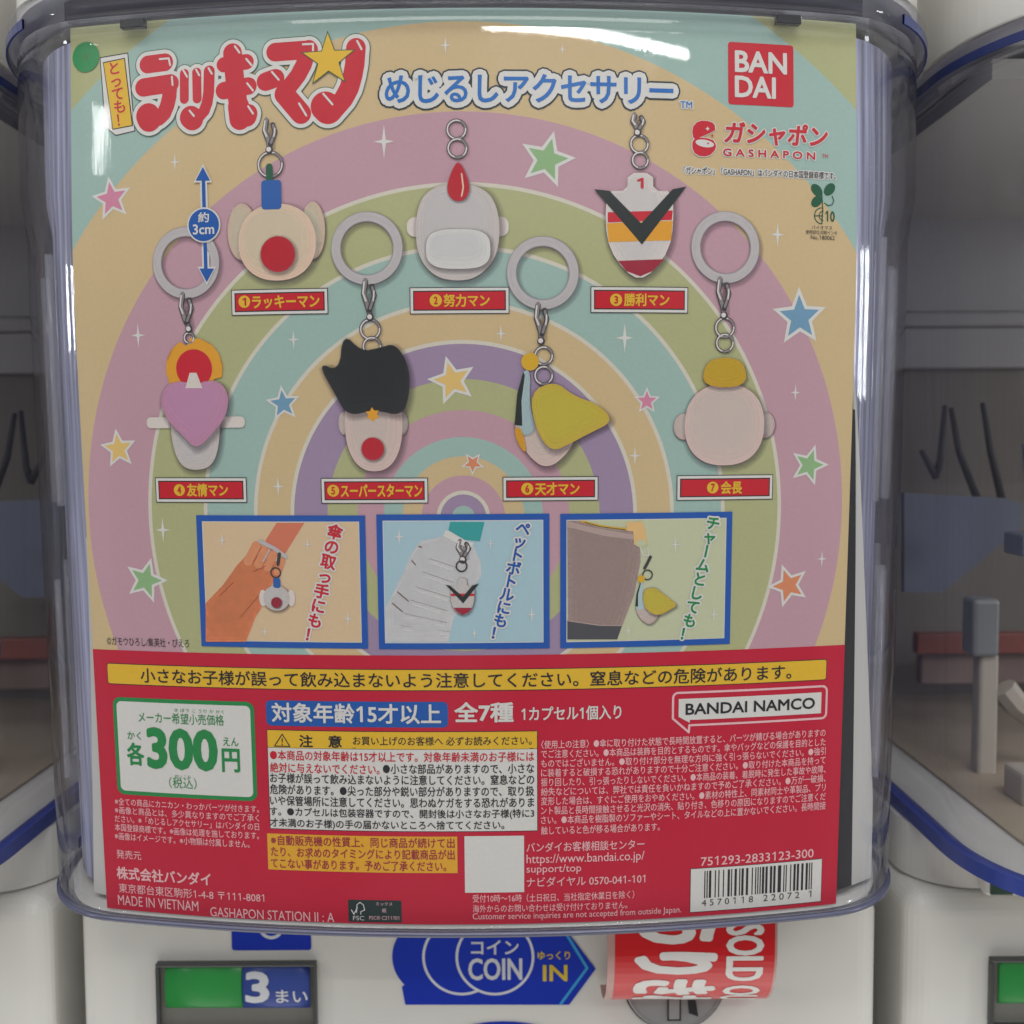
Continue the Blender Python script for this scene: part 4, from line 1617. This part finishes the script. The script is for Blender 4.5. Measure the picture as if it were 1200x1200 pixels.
P.poly(pxs([k(q) for q in ((525, 640), (648, 640), (624, 670), (585, 688), (550, 668))]), MAROON, 12.6)
minispark(P, ((468, 629, 10), (575, 637, 7), (623, 720, 10), (556, 742, 7)))
vertical(P, 'ペットボトルにも！', 613, 619, 583, 742, 17.5, BLUE, 12, -0.2, 0.03, [(2.6, WHITE, 9.8)])
P.build('photo_panel', cmap, card)

P = panel(656.5, 601, 855, 757.5, ink('photo_sage', 184, 188, 154))
k = zz(650, 600)
moulded(P, pxs([k(q) for q in ((82, 58), (170, 58), (300, 105), (420, 120), (525, 125), (570, 230), (575, 330), (530, 560), (460, 740), (418, 852), (90, 852))]), pmat('ink_bag', obs(150, 130, 124), 0.55, 0.2, noise=0.35, nscale=1500), 7.4, False)
P.poly(pxs([k(q) for q in ((82, 60), (240, 100), (525, 150), (530, 185), (330, 160), (82, 100))]), ink('bag_trim', 170, 148, 140), 8.2)
P.poly(pxs([k(q) for q in ((84, 728), (300, 760), (448, 762), (418, 852), (84, 852))]), ink('bag_base', 72, 72, 76), 8.4)
P.stroke(pxs([k(q) for q in ((84, 726), (300, 758), (450, 760))]), 6 * .175 * PXM, ink('bag_trim', 170, 148, 140), 9, caps=False)
P.stroke(pxs([k(q) for q in ((180, 62), (300, 92), (400, 108), (480, 112))]), 14 * .175 * PXM, CGOLD, 9)
P.stroke(pxs([k(q) for q in ((200, 68), (310, 98), (470, 118))]), 4 * .175 * PXM, STEELD, 10)
P.poly(pxs([k(q) for q in ((480, 70), (580, 62), (605, 120), (620, 220), (560, 235), (530, 215), (525, 130), (480, 125))]), ink('puller', 214, 176, 116), 9.6)
ellipse(P, *k((578, 210)), 6, 4.5, ink('photo_sage', 184, 188, 154), 10.4)
P.stroke(pxs([k(q) for q in ((570, 235), (590, 290), (625, 290), (622, 240))]), 7 * .175 * PXM, STEELL, 10.6)
P.stroke(pxs([k(q) for q in ((640, 300), (615, 350), (600, 375))]), 20 * .175 * PXM, STEELD, 11, n=12)
c = uv(*k((620, 420)))
P.annulus(c, 28 * .175 * PXM, 37 * .175 * PXM, STEELD, 11, 30)
blob(P, [k(q) for q in ((535, 640), (560, 600), (690, 640), (700, 690), (640, 760), (570, 720))], CFLESH, 11)
blob(P, [k(q) for q in ((535, 640), (545, 540), (575, 460), (590, 480), (585, 560), (600, 640), (570, 660))], CICE, 11.6)
P.poly(pxs([k(q) for q in ((538, 630), (545, 550), (570, 470), (575, 478), (556, 550), (556, 632))]), CBLACK, 12.2)
blob(P, [k(q) for q in ((590, 520), (670, 500), (740, 560), (826, 620), (760, 660), (700, 690), (640, 680), (590, 620))], CYEL, 12.4, 2)
P.disc(uv(*k((577, 447))), 25 * .175 * PXM, CGOLD, 12.6, 24)
minispark(P, ((791, 638, 10), (836, 720, 9), (736, 739, 7)))
vertical(P, 'チャームとしても！', 835, 613, 804, 743, 17.5, GREEN, 12, -0.2, 0.03, [(2.6, WHITE, 9.8)])
P.build('photo_panel', cmap, card)
P = Print()
T(P, '©ガモウひろし/集英社・ぴえろ', 126, 222, 747.5, 757.5, BLACK, 4, 0.0)
P.build('copyright_line', cmap, card)

# ---- red lower panel
vtop = uv(545, 768).y
P = Print()
P.rrect(U0, VB, U1, vtop, 0, PANEL, 2)
P.build('red_panel', cmap, card)
P = Print()
a, b = uv(126, 790), uv(968.5, 786)
v1, v0 = uv(545, 784).y, uv(545, 809.5).y
P.rrect(a.x, v0, b.x, v1, 3 * PXM, BLACK, 4)
P.rrect(a.x + .9 * PXM, v0 + .9 * PXM, b.x - .9 * PXM, v1 - .9 * PXM, 2.6 * PXM, YELLOW, 5)
f, _ = fit('小さなお子様が誤って飲み込まないよう注意してください。窒息などの危険があります。', uv(165, 790).x, uv(927, 790).x, v0 + 3.6 * PXM, v1 - 4.2 * PXM, 0.012)
P.put('小さなお子様が誤って飲み込まないよう注意してください。窒息などの危険があります。', f, BLACK, 7, 0.012)
P.build('warning_band', cmap, card)

# price box
P = Print()
a = uv(132, 815); b = uv(302, 938)
vt = uv(217, 820).y; vb_ = uv(217, 935).y
P.rrect(a.x, vb_, b.x, vt, 10 * PXM, GREEN, 4)
P.rrect(a.x + 5 * PXM, vb_ + 5 * PXM, b.x - 5 * PXM, vt - 5 * PXM, 6.5 * PXM, WHITE, 5)
T(P, 'メーカー希望小売価格', 163, 263, 834, 846.5, GREEN, 7, 0.005, yr=850)
T(P, 'き ぼう こ うり か かく', 205, 263, 831, 835, GREEN, 7)
T(P, 'かく', 150, 166, 857, 866.5, GREEN, 7, 0.01)
T(P, '各', 150, 170, 870, 897, GREEN, 7, 0.03)
T(P, '300', 173.5, 256.5, 852, 901, GREEN, 7, 0.038, yr=904)
T(P, 'えん', 262, 280, 864, 874, GREEN, 7, 0.01)
T(P, '円', 261, 282, 877, 905, GREEN, 7, 0.025)
T(P, '（税込）', 199, 231, 911, 924, GREEN, 7, 0.0)
T(P, 'ぜい こみ', 205, 224, 908, 912, GREEN, 7)
P.build('price_box', cmap, card)

# small print on the left
P = Print()
sx = None
for i, s_ in enumerate(('※全ての商品にカニカン・わっかパーツが付きます。', '※画像と商品とは、多少異なりますのでご了承く', 'ださい。※「めじるしアクセサリー」はバンダイの日', '本国登録商標です。※画像は処理を施しております。', '※画像はイメージです。※小物類は付属しません。')):
    yl = 941 + 10.2 * i
    T(P, s_, 135, 304 if i < 4 else 293, yl - 8.6, yl, PINKTXT, 4, 0.004, yr=yl + 13.5)
T(P, '発売元', 137, 166, 995, 1005, PINKTXT, 4, 0.0, yr=1008)
T(P, '株式会社バンダイ', 137.5, 247.5, 1015, 1030, PINKTXT, 4, 0.022, yr=1038)
T(P, '東京都台東区駒形1-4-8 〒111-8081', 140, 310, 1035, 1046, PINKTXT, 4, 0.0, yr=1057)
T(P, 'MADE IN VIETNAM', 139, 233, 1049, 1060.5, PINKTXT, 4, 0.0, yr=1067)
T(P, 'GASHAPON STATION II : A', 247, 392, 1064, 1075, PINKTXT, 4, 0.0, yr=1079)
P.build('company_print', cmap, card)
# forest label
P = Print()
a, b = uv(408, 1054), uv(471, 1081)
P.rrect(a.x, b.y, b.x, a.y, 1.5 * PXM, ink('label_green', 26, 46, 44), 4)
P.stroke(pxs([(412, 1066), (415, 1071), (419, 1063)]), 1.2 * PXM, WHITE, 6)
P.stroke(pxs([(418, 1069), (418.5, 1060), (422, 1057), (426, 1060), (427.5, 1066), (423, 1068), (423, 1071)]), 1.0 * PXM, WHITE, 6)
T(P, 'FSC', 414, 427, 1073, 1078, WHITE, 6, 0.0)
T(P, 'ミックス', 441, 460, 1057, 1061, PINKTXT, 6)
T(P, '紙', 448, 453, 1064, 1069, PINKTXT, 6)
T(P, 'FSC® C211701', 433, 468, 1073, 1077.5, PINKTXT, 6)
P.build('forest_label', cmap, card)

# age line
P = Print()
a, b = uv(312, 836), uv(525, 836)
P.rrect(a.x, uv(418, 852).y, b.x, uv(418, 822).y, 6 * PXM, BLUE, 4)
T(P, '対象年齢15才以上', 319, 517, 824.5, 848, WHITE, 6, 0.022)
T(P, '全7種', 532.5, 602, 822.5, 846.5, WHITE, 5, 0.028)
T(P, '1カプセル1個入り', 611, 728, 827, 844, WHITE, 5, 0.018)
P.build('age_line', cmap, card)

# speech-bubble logo
P = Print()
x0, x1 = uv(788.5, 830).x, uv(968, 830).x
yt, yb = uv(878, 808.5).y, uv(878, 846.5).y
tail = uv(807, 858)
r_ = 6 * PXM
q = PXM
outl = [(x0 + r_, yt), (x1 - r_, yt)] + [(x1 - r_ + r_ * math.sin(t_), yt - r_ + r_ * math.cos(t_)) for t_ in (.4, .8, 1.2, 1.57)] + \
       [(x1, yb + r_)] + [(x1 - r_ + r_ * math.cos(t_), yb + r_ - r_ * math.sin(t_)) for t_ in (.4, .8, 1.2, 1.57)] + \
       [(tail.x + .5 * q, yb), (tail.x, tail.y), (x0, yb + 9 * q), (x0, yt - r_)] + [(x0 + r_ - r_ * math.cos(t_), yt - r_ + r_ * math.sin(t_)) for t_ in (.4, .8, 1.2)]
P.stroke(outl, 2.6 * q, PINKTXT, 4, closed=True, fine=False)
P.poly([(x0 + 7 * q, yt - 7.5 * q), (x1 - 7 * q, yt - 7.5 * q), (x1 - 7 * q, yb + 6.5 * q), (tail.x + 1 * q, yb + 6.5 * q), (tail.x + 1 * q, yb + 3 * q), (x0 + 7 * q, yb + 11 * q)], WHITE, 4)
T(P, 'BANDAI NAMCO', 803, 954.5, 824, 837.5, BLACK, 6, 0.022, yr=830.5)
P.build('bubble_logo', cmap, card)

# caution box
P = Print()
a, b = uv(313, 866), uv(630, 866)
xl, xr = a.x, b.x
v1, v2, v3 = uv(471, 857).y, uv(471, 878.5).y, uv(471, 974.5).y
P.rrect(xl, v3, xr, v1, 0, BLACK, 4)
P.rrect(xl + .8 * q, v3 + .8 * q, xr - .8 * q, v2, 0, WHITE, 5)
P.rrect(xl + .8 * q, v2 + .6 * q, xr - .8 * q, v1 - .8 * q, 0, YELLOW, 5.6)
P.stroke(pxs([(322, 874), (331, 860), (340, 874.5)]), 1.2 * q, BLACK, 7, closed=True)
P.stroke(pxs([(331, 865), (331, 869.5)]), 1.3 * q, BLACK, 7)
P.disc(uv(331, 872), .9 * q, BLACK, 7, 10)
T(P, '注', 351, 367, 861, 875.5, BLACK, 7, 0.022)
T(P, '意', 385, 401, 861.5, 876, BLACK, 7, 0.022)
T(P, 'お買い上げのお客様へ 必ずお読みください。', 414, 623, 863, 873.5, BLACK, 7, 0.008)
P.stroke(pxs([(413, 876.3), (625, 876.5)]), .6 * q, BLACK, 7, caps=False)
rows = (('●本商品の対象年齢は15才以上です。対象年齢未満のお子様には', 626, PLATE), ('絶対に与えないでください。', 445, PLATE), ('お子様が誤って飲み込まないように注意してください。窒息などの', 626, BLACK),
        ('危険があります。●尖った部分や鋭い部分がありますので、取り扱', 626, BLACK), ('いや保管場所に注意してください。思わぬケガをする恐れがありま', 626, BLACK),
        ('す。●カプセルは包装容器ですので、開封後は小さなお子様(特に3', 626, BLACK), ('才未満のお子様)の手の届かないところへ捨ててください。', 591, BLACK))
for (s_, xe, m_), yc in zip(rows, (887, 900.4, 913.9, 927.4, 940.6, 954.2, 967.3)):
    T(P, s_, 317, xe, yc - 5.9, yc + 5.9, m_, 7, 0.014)
T(P, '●小さな部品がありますので、小さな', 449, 626, 900.9 - 5.9, 900.9 + 5.9, BLACK, 7, 0.014)
P.build('caution_box', cmap, card)
P = Print()
a, b = uv(314, 1000), uv(536, 1000)
P.rrect(a.x, uv(425, 1022).y, b.x, uv(425, 979.5).y, 0, AMBER, 4)
for s_, xe, yc in (('※自動販売機の性質上、同じ商品が続けて出', 533, 987), ('たり、お求めのタイミングにより記載商品が出', 533, 1000.5), ('てこない事があります。予めご了承ください。', 523, 1014)):
    T(P, s_, 318, xe, yc - 5.9, yc + 5.9, MAROON, 6, 0.012)
P.build('notice_box', cmap, card)

# blank white patch and contact lines
P = Print()
P.rrect(*uv(545, 1046), *uv(614, 979), 0, WHITE, 4)
P.build('white_patch', cmap, card)
P = Print()
T(P, 'バンダイお客様相談センター', 617, 755, 986, 997.5, PINKTXT, 4, 0.008, yr=995.5)
T(P, 'https://www.bandai.co.jp/', 617, 755, 1000.5, 1014, PINKTXT, 4, 0.002, yr=1011)
T(P, 'support/top', 617, 681, 1013, 1024.5, PINKTXT, 4, 0.002)
T(P, 'ナビダイヤル 0570-041-101', 617, 756, 1027, 1038.5, PINKTXT, 4, 0.006, yr=1035.5)
T(P, '受付10時〜16時（土日祝日、当社指定休業日を除く）', 554, 743, 1047.5, 1057, PINKTXT, 4, 0.002, yr=1053)
T(P, '海外からのお問い合わせは受け付けておりません。', 554, 735, 1059.5, 1068.5, PINKTXT, 4, 0.002, yr=1065)
T(P, 'Customer service inquiries are not accepted from outside Japan.', 554, 798, 1070, 1079.5, PINKTXT, 4, 0.0, yr=1071)
P.build('contact_print', cmap, card)

# handling notes
P = Print()
rows = ('〈使用上の注意〉●傘に取り付けた状態で長時間放置すると、パーツが錆びる場合がありますの', 'でご注意ください。●本商品は装飾を目的とするものです。傘やバッグなどの保護を目的とした',
        'ものではございません。●取り付け部分を無理な方向に強く引っ張らないでください。●強引', 'に装着すると破損する恐れがありますので十分ご注意ください。●取り付けた本商品を持って',
        '振り回したり、引っ張ったりしないでください。●本商品の装着、着脱時に発生した事故や故障、', '紛失などについては、弊社では責任を負いかねますので予めご了承ください。●万が一破損、',
        '変形した場合は、すぐにご使用をおやめください。●素材の特性上、同素材同士や革製品、プリ', 'ント製品と長時間接触させると光沢の消失、貼り付き、色移りの原因になりますのでご注意くだ',
        'さい。●本商品を樹脂製のソファーやシート、タイルなどの上に置かないでください。長時間接', '触していると色が移る場合があります。')
for i, s_ in enumerate(rows):
    yc = 871.5 + 10.85 * i + (3.6 if i == 9 else 0)
    T(P, s_, 634, 967 if i < 9 else 773, yc - 4.9, yc + 4.9, PINKTXT, 4, 0.006, yr=yc + 4.9 - (12.5 if i < 9 else 4))
P.build('handling_print', cmap, card)

# product number and bar code
P = Print()
T(P, '751293-2833123-300', 821, 953, 1004, 1014.5, PINKTXT, 4, 0.006, yr=1004.5)
P.build('product_number', cmap, card)
P = Print()
a, b = uv(808.5, 1040), uv(962.5, 1035)
vt, vb_ = uv(885, 1012.5).y, uv(885, 1063.5).y
P.rrect(a.x, vb_, b.x, vt, 0, BLACK, 4)
P.rrect(a.x + .7 * q, vb_ + .7 * q, b.x - .7 * q, vt - .7 * q, 0, WHITE, 4.8)
Lc = ('0001101', '0011001', '0010011', '0111101', '0100011', '0110001', '0101111', '0111011', '0110111', '0001011')
Gc = tuple(''.join('1' if c_ == '0' else '0' for c_ in s_)[::-1] for s_ in Lc)
Rc = tuple(''.join('1' if c_ == '0' else '0' for c_ in s_) for s_ in Lc)
num = '4570118220721'
par = {'4': 'LGLLGG'}['4']
bits = '101' + ''.join((Lc if p_ == 'L' else Gc)[int(d_)] for d_, p_ in zip(num[1:7], par)) + '01010' + ''.join(Rc[int(d_)] for d_ in num[7:]) + '101'
bx0, bx1 = uv(825, 1035).x, uv(951, 1035).x
mw = (bx1 - bx0) / len(bits)
i = 0
while i < len(bits):
    if bits[i] == '1':
        j = i
        while j < len(bits) and bits[j] == '1':
            j += 1
        P.rrect(bx0 + i * mw, vt - 39 * q, bx0 + j * mw, vt - 4 * q, 0, BLACK, 6)
        i = j
    else:
        i += 1
for s_, xa, xb in (('4 5 7 0 1 1 8', 822, 882), ('2 2 0 7 2', 894, 936), ('1', 946.5, 950)):
    f, _ = fit(s_, uv(xa, 1060).x, uv(xb, 1060).x, vt - 49 * q, vt - 40.6 * q)
    P.put(s_, f, BLACK, 6)
P.build('bar_code', cmap, card)

# ================================================================== SOLD-OUT SIGN hanging over the coin slot
YS = 0.3945
sold = thing('sold_out_sign', 'red laminated sold-out sign curled over the coin slot under the case', 'sign', (0, 0, 0))


def suv(px, py):
    p = at(px, py, YS)
    return Vector((p.x, p.z))


sx0, sx1 = suv(712, 1130).x, suv(911, 1130).x
zt, zb = suv(812, 1066).y, suv(812, 1208).y
RS = 0.0310
SL = zt - (zb + RS)                       # straight length


def smap(x, s, h):
    """s = distance down the sheet from its top edge"""
    if s <= SL:
        return Vector((x, YS - h, zt - s))
    a = (s - SL) / RS
    return Vector((x, YS + RS - (RS + h) * math.cos(a), zb + RS - (RS + h) * math.sin(a)))


SMAX = SL + RS * PI * 0.53
so = SMAX
bm = bmesh.new()
n = 60
rows = [[bm.verts.new(smap(x, so * i / n, hh)) for x, hh in ((sx0, 0), (sx1, 0), (sx1, -0.0005), (sx0, -0.0005))] for i in range(n + 1)]
for a, b in zip(rows, rows[1:]):
    for k_ in range(4):
        bm.faces.new((a[k_], a[(k_ + 1) % 4], b[(k_ + 1) % 4], b[k_]))
bm.faces.new(rows[0]); bm.faces.new(rows[-1][::-1])
sheet = link('laminated_sheet', bm, LAMINATE, sold, False)
P = Print()
mrg = 9 * YS / F
P.rrect(sx0 + mrg, 0, sx1 - 3 * YS / F, -(so - 0.002), 0, SOLDRED, 2)


def rot_text(P, body, pxl, pxr, s_start, s_len, m, bold):
    """lettering turned a quarter clockwise: it reads downwards, its tops point right"""
    V, _, _ = glyphs(body)
    xs = [p_[0] for p_ in V]; ys = [p_[1] for p_ in V]
    ax, bx, ay, by = min(xs), max(xs), min(ys), max(ys)
    xl, xr = suv(pxl, 1130).x, suv(pxr, 1130).x
    P.put(body, lambda x, y: (xl + (y - ay) / (by - ay) * (xr - xl), -(s_start + (x - ax) / (bx - ax) * s_len)), m, 5, bold, (), False)


pz = YS / F
s_at = lambda py: zt - suv(812, py).y
rot_text(P, 'うりきれ', 747, 838, 0.0038, 0.0480, SOLDWHITE, 0.05)
rot_text(P, 'SOLD OUT', 852, 894, 0.0058, 0.0455, SOLDWHITE, 0.03)
P.build('lettering', lambda x, y, h: smap(x, -y, h), sold, 0.0025)

bpy.data.objects.remove(_fo)
